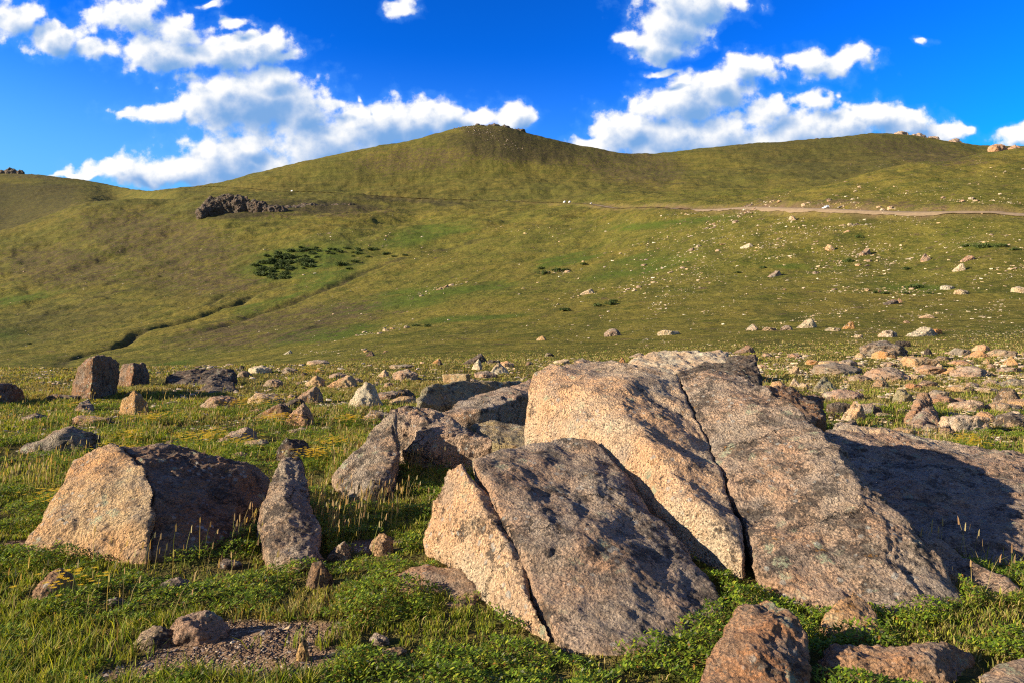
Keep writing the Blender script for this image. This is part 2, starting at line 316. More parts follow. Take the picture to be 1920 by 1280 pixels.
# ------------------------------------------------------------------ materials
def new_mat(name):
    m = bpy.data.materials.new(name); m.use_nodes = True; m.node_tree.nodes.clear(); t = NT(m.node_tree)
    out = t.add('ShaderNodeOutputMaterial'); b = t.add('ShaderNodeBsdfPrincipled'); m.node_tree.links.new(b.outputs[0], out.inputs[0])
    return m, t, b
def rock_mat(name='granite', far=False):
    m, t, b = new_mat(name); pos = t.add('ShaderNodeNewGeometry').outputs['Position']; oi = t.add('ShaderNodeObjectInfo')
    tint = oi.outputs['Color']; lich = oi.outputs['Alpha']; k = 0.12 if far else 1.0
    n_big = t.noise(pos, 1.3 * k, 5, 0.6); n_mid = t.noise(pos, 7 * k, 8, 0.65); n_f = t.noise(pos, 45 * k, 6, 0.7)
    col = t.mix(t.ramp(n_big, 0.35, 0.65), tint, t.mix(1.0, tint, (1.12, 0.86, 0.70), 'MULTIPLY'))
    col = t.mix(t.ramp(n_mid, 0.50, 0.75, 0, 0.6), col, (0.36, 0.18, 0.08))           # iron stain
    col = t.mix(t.ramp(t.noise(pos, 3.1 * k, 7, 0.6), 0.50, 0.70, 0, 0.6), col, (0.33, 0.30, 0.27))
    cell = t.voro(pos, 95 * k, out='Color'); cs = t.sep(cell)
    col = t.mix(1.0, col, t.mix(cs[0], (0.70, 0.68, 0.66), (1.25, 1.22, 1.18)), 'MULTIPLY')
    speck = t.ramp(t.noise(pos, 50 * k, 3, 0.6), 0.57, 0.63)
    col = t.mix(t.m('MULTIPLY', speck, 0.75), col, (0.05, 0.04, 0.04))
    dk = t.ramp(t.m('ADD', t.m('MULTIPLY_ADD', t.noise(pos, 4.5 * k, 10, 0.72), 1.0, t.m('MULTIPLY', lich, 0.30)), t.m('MULTIPLY', t.m('SUBTRACT', n_f, 0.5), 0.35)), 0.66, 0.74)
    col = t.mix(t.m('MULTIPLY', dk, 0.85), col, (0.055, 0.048, 0.045))
    sp = t.voro(t.v('ADD', pos, t.v('SCALE', t.xyz(n_mid, n_f, n_big), sc=0.25 / k)), 5.5 * k)
    gl = t.m('MULTIPLY', t.ramp(sp, 0.30, 0.20), t.ramp(t.noise(pos, 1.7 * k, 3), 0.50, 0.58))
    gl = t.m('MULTIPLY', gl, t.ramp(n_f, 0.40, 0.52))
    col = t.mix(t.m('MULTIPLY', gl, 0.85), col, (0.44, 0.48, 0.32))
    sp2 = t.voro(pos, 13 * k); wl = t.m('MULTIPLY', t.ramp(sp2, 0.30, 0.18), t.ramp(t.noise(pos, 2.6 * k, 3), 0.50, 0.57))
    col = t.mix(t.m('MULTIPLY', wl, 0.65), col, (0.50, 0.50, 0.46))
    up = t.sep(t.add('ShaderNodeNewGeometry').outputs['True Normal'])[2]          # weathered lichen crust grows on what faces the sky
    crust = t.m('MULTIPLY', t.ramp(t.m('ADD', up, t.m('MULTIPLY', t.m('SUBTRACT', n_mid, 0.5), 1.6)), 0.72, 0.97), 0.42)
    col = t.mix(crust, col, t.mix(t.ramp(t.noise(pos, 11 * k, 9, .75), .42, .58), (0.15, 0.115, 0.085), (0.40, 0.34, 0.26)))
    ol = t.m('MULTIPLY', t.ramp(t.noise(pos, 9 * k, 8, 0.7), 0.64, 0.70), 0.7)
    col = t.mix(ol, col, (0.50, 0.24, 0.05))
    t.put(b.inputs['Base Color'], col); b.inputs['Roughness'].default_value = 0.92; b.inputs['Specular IOR Level'].default_value = 0.15
    hgt = t.m('ADD', t.m('MULTIPLY', t.noise(pos, 22 * k, 10, 0.75), 1.0), t.m('MULTIPLY', t.voro(pos, 55 * k), 0.35))
    hgt = t.m('ADD', hgt, t.m('MULTIPLY', dk, -0.12))
    wv = t.v('ADD', pos, t.v('SCALE', t.xyz(n_mid, t.noise(pos, 6 * k, 4, .7), t.noise(pos, 4 * k, 5, .7)), sc=0.35 / k))
    ed = t.voro(wv, 1.1 * k, feature='DISTANCE_TO_EDGE'); crk = t.m('MULTIPLY', t.ramp(ed, 0.014, 0.0), t.ramp(t.noise(pos, 1.1 * k, 3), 0.50, 0.60))
    hgt = t.m('SUBTRACT', hgt, t.m('MULTIPLY', crk, 0.9)); m.node_tree.links.new(t.mix(t.m('MULTIPLY', crk, 0.7), col, (0.03, 0.025, 0.02)), b.inputs['Base Color'])
    bp = t.add('ShaderNodeBump'); t.put(bp.inputs['Height'], hgt); bp.inputs['Strength'].default_value = 1.0; bp.inputs['Distance'].default_value = 0.085 / k
    m.node_tree.links.new(bp.outputs[0], b.inputs['Normal'])
    return m
M_rock = rock_mat(); M_rock_far = rock_mat('granite_far', True)
def ground_mat():
    m, t, b = new_mat('tundra'); geo = t.add('ShaderNodeNewGeometry'); pos = geo.outputs['Position']
    flat = t.v('MULTIPLY', pos, (1, 1, 0.6))
    def att(n):
        a = t.add('ShaderNodeAttribute'); a.attribute_name = n; return a.outputs['Fac']
    wet, bare, soil, near, heath_shade = att('wet'), att('bare'), att('soil'), att('near'), att('heath_shade')
    nA = t.noise(flat, 0.006, 6, 0.6); nB = t.noise(flat, 0.05, 8, 0.65); nC = t.noise(flat, 0.6, 9, 0.7); nD = t.noise(flat, 6, 6, 0.7)
    col = t.mix(t.ramp(nA, 0.35, 0.65), (0.108, 0.108, 0.020), (0.165, 0.132, 0.026))
    col = t.mix(t.ramp(nB, 0.44, 0.62, 0, 0.8), col, (0.062, 0.076, 0.012))
    col = t.mix(t.ramp(nC, 0.48, 0.62, 0, 0.7), col, (0.24, 0.20, 0.05))
    col = t.mix(t.ramp(t.noise(flat, 0.25, 12, 0.85), 0.53, 0.60, 0, 0.85), col, (0.035, 0.045, 0.012))
    col = t.mix(t.m('MULTIPLY', t.ramp(t.noise(flat, 0.11, 8, 0.7), 0.60, 0.70), 0.5), col, (0.17, 0.115, 0.012))
    xs = t.sep(pos); st = t.xyz(t.m('DIVIDE', t.m('MULTIPLY_ADD', xs[1], -0.25, xs[0]), 11.0), t.m('DIVIDE', xs[1], 110.0), 0.0)
    st2 = t.xyz(t.m('DIVIDE', xs[0], 160.0), t.m('DIVIDE', xs[1], 60.0), t.m('DIVIDE', xs[2], 9.0)); kf = t.ramp(xs[1], 500, 1100)
    stn = t.m('ADD', t.m('MULTIPLY', t.noise(st, 1.0, 9, 0.72), t.m('SUBTRACT', 1.0, kf)), t.m('MULTIPLY', t.noise(st2, 1.0, 9, 0.75), kf))
    col = t.mix(t.ramp(stn, 0.50, 0.64, 0, 0.75), col, (0.065, 0.068, 0.016)); col = t.mix(t.ramp(stn, 0.46, 0.34, 0, 0.5), col, (0.20, 0.165, 0.035))
    col = t.mix(t.ramp(t.noise(pos, 0.16, 12, 0.95), 0.545, 0.58, 0, 0.75), col, (0.040, 0.038, 0.018))
    col = t.mix(t.m('MULTIPLY', wet, t.ramp(t.noise(flat, 0.04, 9, 0.7), 0.38, 0.52, 0.25, 0.95)), col, (0.072, 0.098, 0.016))
    bn = t.ramp(t.m('ADD', t.noise(flat, 0.12, 9, 0.75), t.m('MULTIPLY', bare, 0.11)), 0.58, 0.64)
    col = t.mix(t.m('MULTIPLY', bn, 0.8), col, t.mix(t.ramp(t.noise(flat, 0.9, 4, .7), 0.4, 0.6), (0.050, 0.038, 0.024), (0.16, 0.11, 0.06)))
    hm = t.m('MULTIPLY', heath_shade, t.ramp(t.noise(flat, 0.09, 10, 0.75), 0.36, 0.56, 0.45, 1.0))
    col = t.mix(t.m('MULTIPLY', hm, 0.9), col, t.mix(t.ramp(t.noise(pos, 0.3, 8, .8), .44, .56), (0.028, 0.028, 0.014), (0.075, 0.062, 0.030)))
    nearc = t.mix(t.ramp(nD, 0.4, 0.6), (0.055, 0.062, 0.014), (0.12, 0.095, 0.03))
    col = t.mix(near, col, nearc)
    soilc = t.mix(t.ramp(t.noise(pos, 30, 6, 0.7), 0.35, 0.65), (0.085, 0.052, 0.032), (0.24, 0.16, 0.105))
    col = t.mix(soil, col, soilc)
    t.put(b.inputs['Base Color'], col); b.inputs['Roughness'].default_value = 1.0; b.inputs['Specular IOR Level'].default_value = 0.05
    h = t.m('ADD', t.m('MULTIPLY', t.noise(flat, 0.10, 10, 0.70), 3.5), t.m('MULTIPLY', t.noise(pos, 2.0, 6, 0.7), 0.16))
    bp = t.add('ShaderNodeBump'); t.put(bp.inputs['Height'], h); bp.inputs['Strength'].default_value = 0.8; bp.inputs['Distance'].default_value = 1.0
    m.node_tree.links.new(bp.outputs[0], b.inputs['Normal'])
    return m
def leaf_mat(name, trans=0.35, rough=0.7):
    m, t, b = new_mat(name); a = t.add('ShaderNodeAttribute'); a.attribute_name = 'Col'
    out = [n for n in t.n if n.type == 'OUTPUT_MATERIAL'][0]
    t.put(b.inputs['Base Color'], a.outputs['Color']); b.inputs['Roughness'].default_value = rough; b.inputs['Specular IOR Level'].default_value = 0.25
    tr = t.add('ShaderNodeBsdfTranslucent'); t.put(tr.inputs[0], t.mix(1.0, a.outputs['Color'], (1.3, 1.25, 0.6), 'MULTIPLY'))
    mx = t.add('ShaderNodeMixShader'); mx.inputs[0].default_value = trans
    t.l.new(b.outputs[0], mx.inputs[1]); t.l.new(tr.outputs[0], mx.inputs[2]); t.l.new(mx.outputs[0], out.inputs[0])
    return m
def plain(name, col, rough=0.8, metal=0.0, var=0.15, scale=3.0):
    m, t, b = new_mat(name); pos = t.add('ShaderNodeNewGeometry').outputs['Position']
    c2 = tuple(c * (1 - var * 2) for c in col)
    t.put(b.inputs['Base Color'], t.mix(t.ramp(t.noise(pos, scale, 6, .65), .35, .65), col, c2)); b.inputs['Roughness'].default_value = rough; b.inputs['Metallic'].default_value = metal
    return m
M_ground = ground_mat(); M_leaf = leaf_mat('grass_blades'); M_shrub = leaf_mat('spruce_needles', 0.1)
M_road = plain('dirt_road', (0.26, 0.185, 0.105), 0.95, var=0.12, scale=0.6)

# ------------------------------------------------------------------ ground sheet
def ell(px, py, Y, cx, cy, rx, ry, rot=0.0):
    c, s = math.cos(R(rot)), math.sin(R(rot)); dx, dy = px - cx, py - cy
    a = (dx * c + dy * s) / rx; b = (-dx * s + dy * c) / ry
    return np.clip(1.3 - np.sqrt(a*a + b*b), 0, 0.6) / 0.6
def build_ground():
    az = np.concatenate([np.linspace(-180, -49, 50)[:-1], np.linspace(-49, 49, 1150), np.linspace(49, 180, 50)[1:]])
    rr = np.concatenate([[0.05], np.geomspace(0.6, 7500, 950)])
    A, Rr = np.meshgrid(np.radians(az), rr); x = (Rr * np.sin(A)).ravel(); y = (Rr * np.cos(A)).ravel(); z = H(x, y)
    n0, n1 = Rr.shape; i = np.arange(n0 - 1)[:, None] * n1 + np.arange(n1 - 1)[None]; f = np.stack([i, i + 1, i + n1 + 1, i + n1], -1).reshape(-1, 4)[:, ::-1]
    # where the vegetation differs by place; some dark areas are painted shade
    r = np.hypot(x, y); Yp = np.maximum(y, 1e-3); px = 960 + 1280 * x / Yp; py = 640 - (z - CAM_Z) / Yp * 1280; ok = y > 20
    wet = np.zeros(len(x)); bare = np.zeros(len(x))
    wob = 14 * pn(xy3(x, y, 0.02, 1.0)); pyw = py + wob * 0.5; pxw = px + wob * 2
    for e in [(760,562,130,14,-8),(640,625,90,12,-12),(560,630,60,10,-10),(800,440,90,16,-10),(560,490,110,30,-10),(610,520,70,20,-20),(1200,500,110,14,-12),(15,628,40,10,0),(40,560,80,10,-8),
              (520,560,80,8,-22),(870,545,80,8,-10),(1500,500,60,5,0),(1840,462,50,6,0),(1720,540,60,5,0),(1250,420,120,8,-5),(1060,490,60,10,-15),(900,600,90,6,-5),(300,690,80,6,-8)]:
        wet = np.maximum(wet, ell(pxw, pyw, y, *e))
    for e in [(935,258,70,18,5),(1180,310,110,35,8),(980,290,130,20,5),(300,450,160,50,10),(360,520,120,30,5),(640,395,100,10,0),(1720,285,120,22,8),(120,500,120,40,5),(780,300,120,25,-5),(480,400,80,12,0),
              (1560,382,70,9,0),(1750,388,190,7,3),(1430,385,60,12,-15),(90,330,90,8,0),(520,610,200,30,-10)]:
        bare = np.maximum(bare, ell(pxw, pyw, y, *e))
    wet *= ok; bare *= ok
    heath_shade = np.zeros(len(x))
    for e in [(935,258,80,22,5),(960,275,150,26,6),(600,388,110,12,0),(520,388,60,14,0),(430,402,80,10,0),(760,375,120,5,3)]: heath_shade = np.maximum(heath_shade, ell(pxw, pyw, y, *e))  # dark summit ground, plus the crag's cast shadow painted into the colour
    for e in [(1180,315,120,40,8),(300,460,170,60,10),(360,530,120,40,5),(780,310,160,30,-5),(1720,285,120,22,8),(120,500,120,50,5),(640,340,120,12,-5),(1560,300,200,18,0),(120,600,160,30,-10),(520,610,200,30,-10)]: heath_shade = np.maximum(heath_shade, .42 * ell(pxw, pyw, y, *e))
    heath_shade = np.maximum(heath_shade, (y > 900) * .62 * ell(pxw, pyw, y, 1640, 305, 330, 60, 8)); heath_shade = np.maximum(heath_shade, (y > 1100) * .25)
    heath_shade = np.maximum(heath_shade, (y > 1420) * (1 - sstep(120, 190, px + wob)) * sstep(339, 350, pyw) * .95)  # shade on the far left ridge, painted as dark ground colour
    heath_shade *= ok
    for pts, w, dp in GUL:
        m = (y > 60) & (y < 1200) & (x < 50); dd, tt, ss = seg_dist(x[m], y[m], pts)
        heath_shade[m] = np.maximum(heath_shade[m], np.exp(-(dd / (w * (0.5 + y[m] / 600))) ** 2) * np.clip(.85 + .5 * pn(xy3(x[m], y[m], .04, 2)), 0.3, 1))
    d, t, s = seg_dist(x, y, road_d[::8]); bank = np.exp(-(np.maximum(d - 6, 0) / 8.0) ** 2) * (0.7 + 0.9 * pn(xy3(x, y, .09))) * (y > 230) * (y < 2000)
    bank *= np.clip(700 / np.maximum(y, 1), 0, 1) ** 2 * 0.9
    so = soil_mask(x, y)
    near = 1 - sstep(22, 60, r)
    me = mesh_np('ground', np.stack([x, y, z], 1), f, np.full(len(f), 4), fattr={'wet': wet, 'bare': bare, 'heath_shade': heath_shade, 'soil': np.clip(so + bank, 0, 1), 'near': near})
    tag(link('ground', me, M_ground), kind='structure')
SOIL = [((390,1195), 0.38, 0.34), ((290,1250), 0.36, 0.2), ((480,1240), 0.42, 0.22), ((75,1020), .3, .12), ((690,1010), .25, .2), ((520,1185), .3, .2), ((960,1130), .12, .08)]
def soil_mask(x, y):
    s = np.zeros(np.shape(x)); n = None
    m = (y < 9) & (y > 2) & (np.abs(x) < 8)
    if m.any():
        n = 0.45 * fbm(xy3(x[m], y[m], 2.2, 6.6), 3); v = np.zeros(m.sum())
        for (p, rx, ry) in SOIL:
            Y = 2048 / (p[1] - 640); cx = (p[0] - 960) / 1280 * Y
            v = np.maximum(v, 1.25 - np.sqrt(((x[m] - cx) / rx) ** 2 + ((y[m] - Y) / ry) ** 2) + n)
        s[m] = np.clip(v * 2.5, 0, 1)
    return s
build_ground()

# ------------------------------------------------------------------ footprint grid (where no grass may root)
GX0, GX1, GY0, GY1, GC = -48.0, 48.0, 2.0, 62.0, 0.04
FOOT = np.zeros((int((GX1 - GX0) / GC), int((GY1 - GY0) / GC)), bool)
def foot_pts(x, y, grow=True):
    i = ((x - GX0) / GC).astype(int); j = ((y - GY0) / GC).astype(int)
    m = (i > 0) & (i < FOOT.shape[0] - 1) & (j > 0) & (j < FOOT.shape[1] - 1); i, j = i[m], j[m]
    for a in ((-1, 0, 1) if grow else (0,)):
        for b in ((-1, 0, 1) if grow else (0,)): FOOT[i + a, j + b] = True
def foot_ell(cx, cy, rx, ry, rot=0):
    n = max(20, int((rx * 2 / GC))); k = max(20, int((ry * 2 / GC))); a, b = np.meshgrid(np.linspace(-1, 1, min(n, 400)), np.linspace(-1, 1, min(k, 400)))
    m = a * a + b * b < 1; a, b = a[m] * rx, b[m] * ry; c, s = math.cos(rot), math.sin(rot)
    foot_pts(cx + a * c - b * s, cy + a * s + b * c)
def in_foot(x, y):
    i = np.clip(((x - GX0) / GC).astype(int), 0, FOOT.shape[0] - 1); j = np.clip(((y - GY0) / GC).astype(int), 0, FOOT.shape[1] - 1); return FOOT[i, j]

# ------------------------------------------------------------------ rocks cut from hulls
import bmesh
def hull_obj(pieces):
    bm = bmesh.new()
    for pts in pieces:
        b2 = bmesh.new()
        for p in pts: b2.verts.new(p)
        bmesh.ops.convex_hull(b2, input=b2.verts[:])
        loose = [v for v in b2.verts if not v.link_faces]
        bmesh.ops.delete(b2, geom=loose, context='VERTS')
        tmp = bpy.data.meshes.new('t'); b2.to_mesh(tmp); b2.free(); bm.from_mesh(tmp); bpy.data.meshes.remove(tmp)
    me = bpy.data.meshes.new('hull'); bm.to_mesh(me); bm.free()
    return me
def remesh(me, vox, smooth_it):
    o = bpy.data.objects.new('tmp', me); C.objects.link(o)
    md = o.modifiers.new('r', 'REMESH'); md.mode = 'VOXEL'; md.voxel_size = vox; md.use_smooth_shade = True
    if smooth_it: sm = o.modifiers.new('s', 'SMOOTH'); sm.factor = 0.5; sm.iterations = smooth_it
    dg = bpy.context.evaluated_depsgraph_get(); out = bpy.data.meshes.new_from_object(o.evaluated_get(dg))
    bpy.data.objects.remove(o); return out
def displace(me, amp, seed=0, scale=1.0, layer=None):
    n = len(me.vertices); co = np.empty(n * 3, np.float32); me.vertices.foreach_get('co', co); co = co.reshape(-1, 3)
    no = np.empty(n * 3, np.float32); me.vertices.foreach_get('normal', no); no = no.reshape(-1, 3)
    p = co.astype(float) / scale + seed * 13.7
    d = 1.0 * fbm(p * 1.7, 2) + 0.42 * fbm(p * 5.5, 3, 0.55) + 0.30 * (fbm(p * 3.1 + 5, 4, 0.6, ridge=True) - 0.25)
    pits = np.clip(pn(p * np.array([5.0, 8.0, 9.0]) + 40) + .35 * pn(p * 21) - 0.40, 0, 1); d = d - 0.4 * pits - .28 * np.exp(-(fbm(p * np.array([2.2, 3.4, 3.0]) + 60, 3) / .05) ** 2) * sstep(0, .4, pn(p * 1.1 + 3))
    d = d + 0.36 * fbm(p * 17, 3, 0.75)
    if layer is not None:
        ax = np.array(layer[:3], float); ax /= np.linalg.norm(ax); q = co @ ax / scale * layer[3] + 0.6 * fbm(p * 2.5, 2)
        d = d - 0.55 * np.exp(-((q - np.round(q)) / 0.10) ** 2) * sstep(-0.1, 0.25, pn(p * 1.3 + 9))
    co += no * (amp * d)[:, None].astype(np.float32); me.vertices.foreach_set('co', co.ravel()); me.update(); return me
PAL = {'black': (0.10, 0.085, 0.07, .5), 'pink': (0.50, 0.37, 0.26, .4), 'tan': (0.62, 0.46, 0.27, .25), 'orange': (0.56, 0.37, 0.18, .25), 'cream': (0.72, 0.59, 0.42, .3), 'grey': (0.43, 0.37, 0.29, .5), 'dark': (0.17, 0.14, 0.11, .7),
       'brown': (0.30, 0.21, 0.14, .45), 'pale': (0.68, 0.62, 0.47, .2), 'red': (0.48, 0.31, 0.19, .35), 'mauve': (0.50, 0.41, 0.32, .5), 'green': (0.34, 0.34, 0.22, .4)}
def hero_part(name, pieces, vox, amp, sm, parent=None, tint='pink', seed=0, foot=True, zfoot=-0.3, layer=None, scale=1.0, mat=None, origin=None):
    allp = []
    for pts in pieces:
        a = [P(*p) if len(p) == 3 else p[1] for p in pts]
        a = a + [(p[0], p[1], zfoot) for p in a]; allp.append(a)
    me = remesh(hull_obj(allp), vox, sm); displace(me, amp, seed, scale, layer)
    n = len(me.vertices); co = np.empty(n * 3, np.float32); me.vertices.foreach_get('co', co); co = co.reshape(-1, 3); q = co.astype(float)
    wp = np.stack([pn(q * 1.7 + o) for o in (3.1, 50.2, 91.7)], 1) * .055 + np.stack([pn(q * 5.1 + o) for o in (13.1, 70.2, 31.7)], 1) * .022      # one warp for all, so that joints stay matched
    co = (q + wp * min(1.0, vox / .012)).astype(np.float32)
    if foot:
        k = co[:, 2] > H(co[:, 0], co[:, 1]) + 0.025; foot_pts(co[k, 0], co[k, 1], vox > .016)
        # fill the inside
        x0, x1, y0, y1 = co[:, 0].min(), co[:, 0].max(), co[:, 1].min(), co[:, 1].max()
    if origin is None: origin = (float(co[:, 0].mean()), float(co[:, 1].mean()), 0.0)
    co -= np.array(origin, np.float32); me.vertices.foreach_set('co', co.ravel()); me.update()
    o = link(name, me, mat or M_rock, parent); o.location = origin; o.color = PAL[tint]
    if parent: o.location = Vector(origin) - parent.location
    return o
def empty(name, loc):
    o = bpy.data.objects.new(name, None); C.objects.link(o); o.location = loc; o.empty_display_size = 0.2; return o
def Yp(py, a=0.364, y0=3.8):      # distance of a point seen on the tilted face of the big boulder
    return (CAM_Z + a * y0) / (a + (py - 640) / 1280)
def G(px, py): return (px, py, 2048 / (py - 640))

def build_heroes():
    # front boulder, split in two
    e = tag(empty('boulder', (0.2, 4.4, 0)), 'split boulder with a pale orange left block, in front of the largest boulder', 'boulder', 'large granite boulders')
    hero_part('rock_block', [[(860,870,5.1),(880,903,4.95),(912,934,4.8),(955,1000,4.45),(984,1060,4.18),(1018,1140,3.82),(1052,1200,3.58),(835,884,5.2),(810,935,5.25),(802,985,5.2),(806,1035,5.1),(832,1060,4.82),(880,1090,4.5),(915,1128,4.15),(960,1163,3.9),(1020,1195,3.66),(868,985,4.75),(845,930,5.05)]],
              0.013, 0.024, 7, e, 'cream', 1, layer=(.6,-.3,.2,1.1))
    hero_part('rock_slab', [[(882,866,5.2),(940,842,5.5),(1050,820,5.85),(1112,824,5.85),(1178,897,5.35),(1232,975,5.0),(1292,1060,4.5),(1348,1120,4.12),(1354,1140,4.05),(1320,1190,3.75),(1250,1222,3.5),(1160,1230,3.45),(1075,1214,3.5),(1022,1105,3.95),(985,1010,4.3),(915,905,4.85),(1120,945,4.75)]],
              0.012, 0.013, 6, e, 'mauve', 2, layer=(.75,.3,-.5,1.3))
    # the largest boulder
    e = tag(empty('boulder', (1.8, 5.8, 0)), 'largest boulder, a cream faced block cracked from a long slab sloping right', 'boulder', 'large granite boulders')
    hero_part('rock_block', [[(990,716,7.0),(1002,700,7.25),(1060,684,7.7),(1130,677,8.0),(1210,684,8.1),(1270,702,Yp(702)),(1316,800,Yp(800)),(1351,890,Yp(890)),(1392,990,Yp(990)),(1404,1040,Yp(1040)),
               (1090,722,6.5),(1135,738,6.3),(1180,774,6.1),(1240,838,5.75),(1300,905,5.3),(1355,975,4.85),(1392,1040,4.5),(1250,985,5.35),(1330,1020,4.9),(1180,915,5.7),(992,800,6.8),(1010,830,6.6)]],
              0.014, 0.016, 7, e, 'cream', 3, layer=(.1,.1,1,.7))
    hero_part('rock_slab', [[(1275,704,Yp(704)),(1322,800,Yp(800)),(1362,890,Yp(890)),(1402,990,Yp(990)),(1440,1065,4.3),(1500,1130,4.05),(1545,1162,3.93),(1620,1182,3.78),(1700,1192,3.7),(1790,1190,3.72),(1832,1176,3.8),(1828,1130,4.05),
               (1765,1030,4.35),(1700,968,4.6),(1600,887,5.0),(1545,828,5.45),(1500,772,6.0),(1440,722,6.7),(1390,700,7.2),(1330,694,7.4)]],
              0.014, 0.024, 8, e, 'mauve', 4, layer=(.9,.35,-.1,1.1))
    e = tag(empty('boulder', (-3.1, 5.7, 0)), 'boulder on the left with a sunlit left face and a dark right face', 'boulder', 'large granite boulders')
    hero_part('rock_slab', [[(45,1032,5.22),(120,1036,5.17),(60,985,5.6),(100,922,5.9),(140,867,6.15),(180,845,6.3),(215,838,6.4),(285,1040,5.05),(272,866,5.85),(280,920,5.5),(286,975,5.2),(240,1040,5.1)]], 0.013, 0.021, 6, e, 'tan', 5)
    hero_part('rock_block', [[(225,842,6.4),(275,862,5.95),(284,920,5.56),(290,1038,5.08),(296,836,6.5),(370,838,6.65),(430,855,6.75),(480,876,6.8),(498,895,6.75),(496,940,6.4),(470,985,5.95),(425,1015,5.5),(350,1032,5.2),(350,890,6.1),(400,900,6.15)]], 0.013, 0.030, 7, e, 'brown', 6, layer=(.2,.8,.3,1.4))
    def one(label, pieces, vox, amp, sm, tint, seed, **k):
        o = hero_part('rock', pieces, vox, amp, sm, None, tint, seed, **k); tag(o, label, 'rock', k.get('group')); return o
    one('tall narrow grey rock leaning beside the right end of the left boulder', [[(498,900,6.0),(495,1000,5.3),(505,1036,5.05),(560,1056,4.92),(606,1042,5.05),(582,950,5.8),(574,885,6.2),(556,861,6.35),(528,860,6.3),(535,930,5.65)]], 0.013, 0.025, 5, 'grey', 7)
    one('sloping grey slab with a stepped top, left of the lumpy boulder in the middle', [[(626,886,7.5),(665,850,7.7),(692,830,7.9),(738,800,8.1),(742,850,7.6),(722,905,7.15),(692,936,6.85),(645,922,7.1)],[(685,826,8.3),(694,806,8.4),(735,775,8.6),(744,770,8.6),(745,810,8.3),(735,840,8.1)]], 0.018, 0.03, 4, 'grey', 8)
    one('lumpy grey brown boulder in the middle with a rounded pink left end', [[(722,785,8.9),(726,766,9.1),(760,757,9.4),(800,760,9.5),(860,800,9.2),(932,838,8.4),(900,848,8.4),(820,858,8.5),(760,845,8.6),(728,815,8.8)]], 0.018, 0.045, 6, 'mauve', 9)
    one('long dark slab with a pale pointed left end, behind the lumpy boulder', [[(782,752,12),(786,727,12.4),(812,718,12.6),(960,713,14.5),(985,714,14.5),(900,748,13),(820,757,12.2)]], 0.03, 0.04, 3, 'green', 10)
    one('long pale ramp of rock rising to the left edge of the largest boulder', [[(828,772,10.6),(850,756,11.2),(915,735,12),(1000,708,13),(1010,735,12),(900,768,10.6)]], 0.03, 0.035, 4, 'mauve', 11)
    one('low greenish flat rock between the lumpy boulder and the largest boulder', [[(892,796,9.6),(990,798,9.2),(1010,835,8.2),(915,832,8.4),(898,815,9)]], 0.02, 0.03, 3, 'green', 12)
    one('reddish low rock with a flat top at the left foot of the split boulder', [[(712,1112,4.4),(760,1076,4.6),(805,1061,4.65),(850,1069,4.6),(896,1082,4.5),(908,1108,4.3),(900,1146,4.02),(850,1150,4.0),(760,1132,4.15)]], 0.011, 0.02, 4, 'red', 13)
    one('rounded pinkish boulder cut off by the bottom edge of the photo', [[(1385,1145,3.45),(1430,1131,3.5),(1475,1152,3.4),(1512,1196,3.25),(1526,1232,3.15),(1520,1290,2.95),(1480,1350,2.75),(1380,1370,2.7),(1290,1340,2.78),(1312,1270,2.98),(1348,1200,3.2),(1420,1215,3.05)]], 0.010, 0.024, 8, 'red', 14)
    one('small upright rock with green lichen, leaning on the foot of the largest boulder', [[(1530,1168,3.72),(1562,1122,3.8),(1600,1106,3.82),(1640,1132,3.76),(1666,1188,3.6),(1600,1195,3.55),(1545,1185,3.6)]], 0.009, 0.018, 5, 'tan', 15)
    one('low wide pinkish rock in front of the small upright lichen rock', [[(1532,1215,3.4),(1562,1194,3.32),(1640,1184,3.36),(1780,1197,3.3),(1832,1232,3.3),(1770,1294,3.05),(1600,1284,3.07),(1545,1252,3.2),(1600,1215,3.2),(1740,1222,3.15)]], 0.010, 0.03, 6, 'red', 16)
    one('smooth pale pink rock cut by the bottom right corner of the photo', [[(1845,1272,3.12),(1885,1243,3.2),(1960,1214,3.25),(2040,1260,3.1),(2010,1340,2.85),(1860,1320,2.9)]], 0.011, 0.016, 6, 'pink', 17)
    one('narrow flake of rock lying along the right side of the largest boulder', [[(1702,978,4.95),(1782,1010,4.75),(1852,1056,4.4),(1912,1112,4.1),(1906,1162,3.88),(1862,1150,3.95),(1805,1085,4.3),(1735,1010,4.75)]], 0.013, 0.022, 5, 'mauve', 18)
    one('broad low slab at the right edge, lying mostly in the shadow of the largest boulder', [[(1540,812,8.6),(1575,789,9.3),(1640,801,9.4),(1720,822,9.2),(1800,843,9.0),(1920,862,8.6),(2250,930,7),(2300,1020,5.5),(2000,1105,4.4),(1850,1060,4.8),(1700,1000,5.4),(1600,900,7)]], 0.022, 0.035, 6, 'mauve', 19)
    one('long cream ridge standing in for the sunlit rim along the back of the broad shaded slab', [[(1535,838,8.8),(1560,800,8.95),(1578,788,9.0),(1640,801,9.05),(1720,821,8.95),(1800,843,8.8),(1925,862,8.5),(2050,885,8.2),(1560,856,8.3),(1700,862,8.2),(1900,884,7.9),(2050,905,7.7)]], 0.02, 0.03, 4, 'pale', 32)  # pale tint stands in for sunlight on the slab's back rim
    # standing stones on the plateau edge
    Y0 = 19.3
    one('tall upright standing stone with a dark right face, on the left edge of the plateau', [[(130,746,Y0),(142,700,Y0),(160,674,Y0+.1),(172,748,Y0-.55),(174,670,Y0-.4),(182,664,Y0),(206,666,Y0+1.2),(224,682,Y0+1.8),(217,742,Y0+1.6)]], 0.035, 0.045, 2, 'brown', 20)
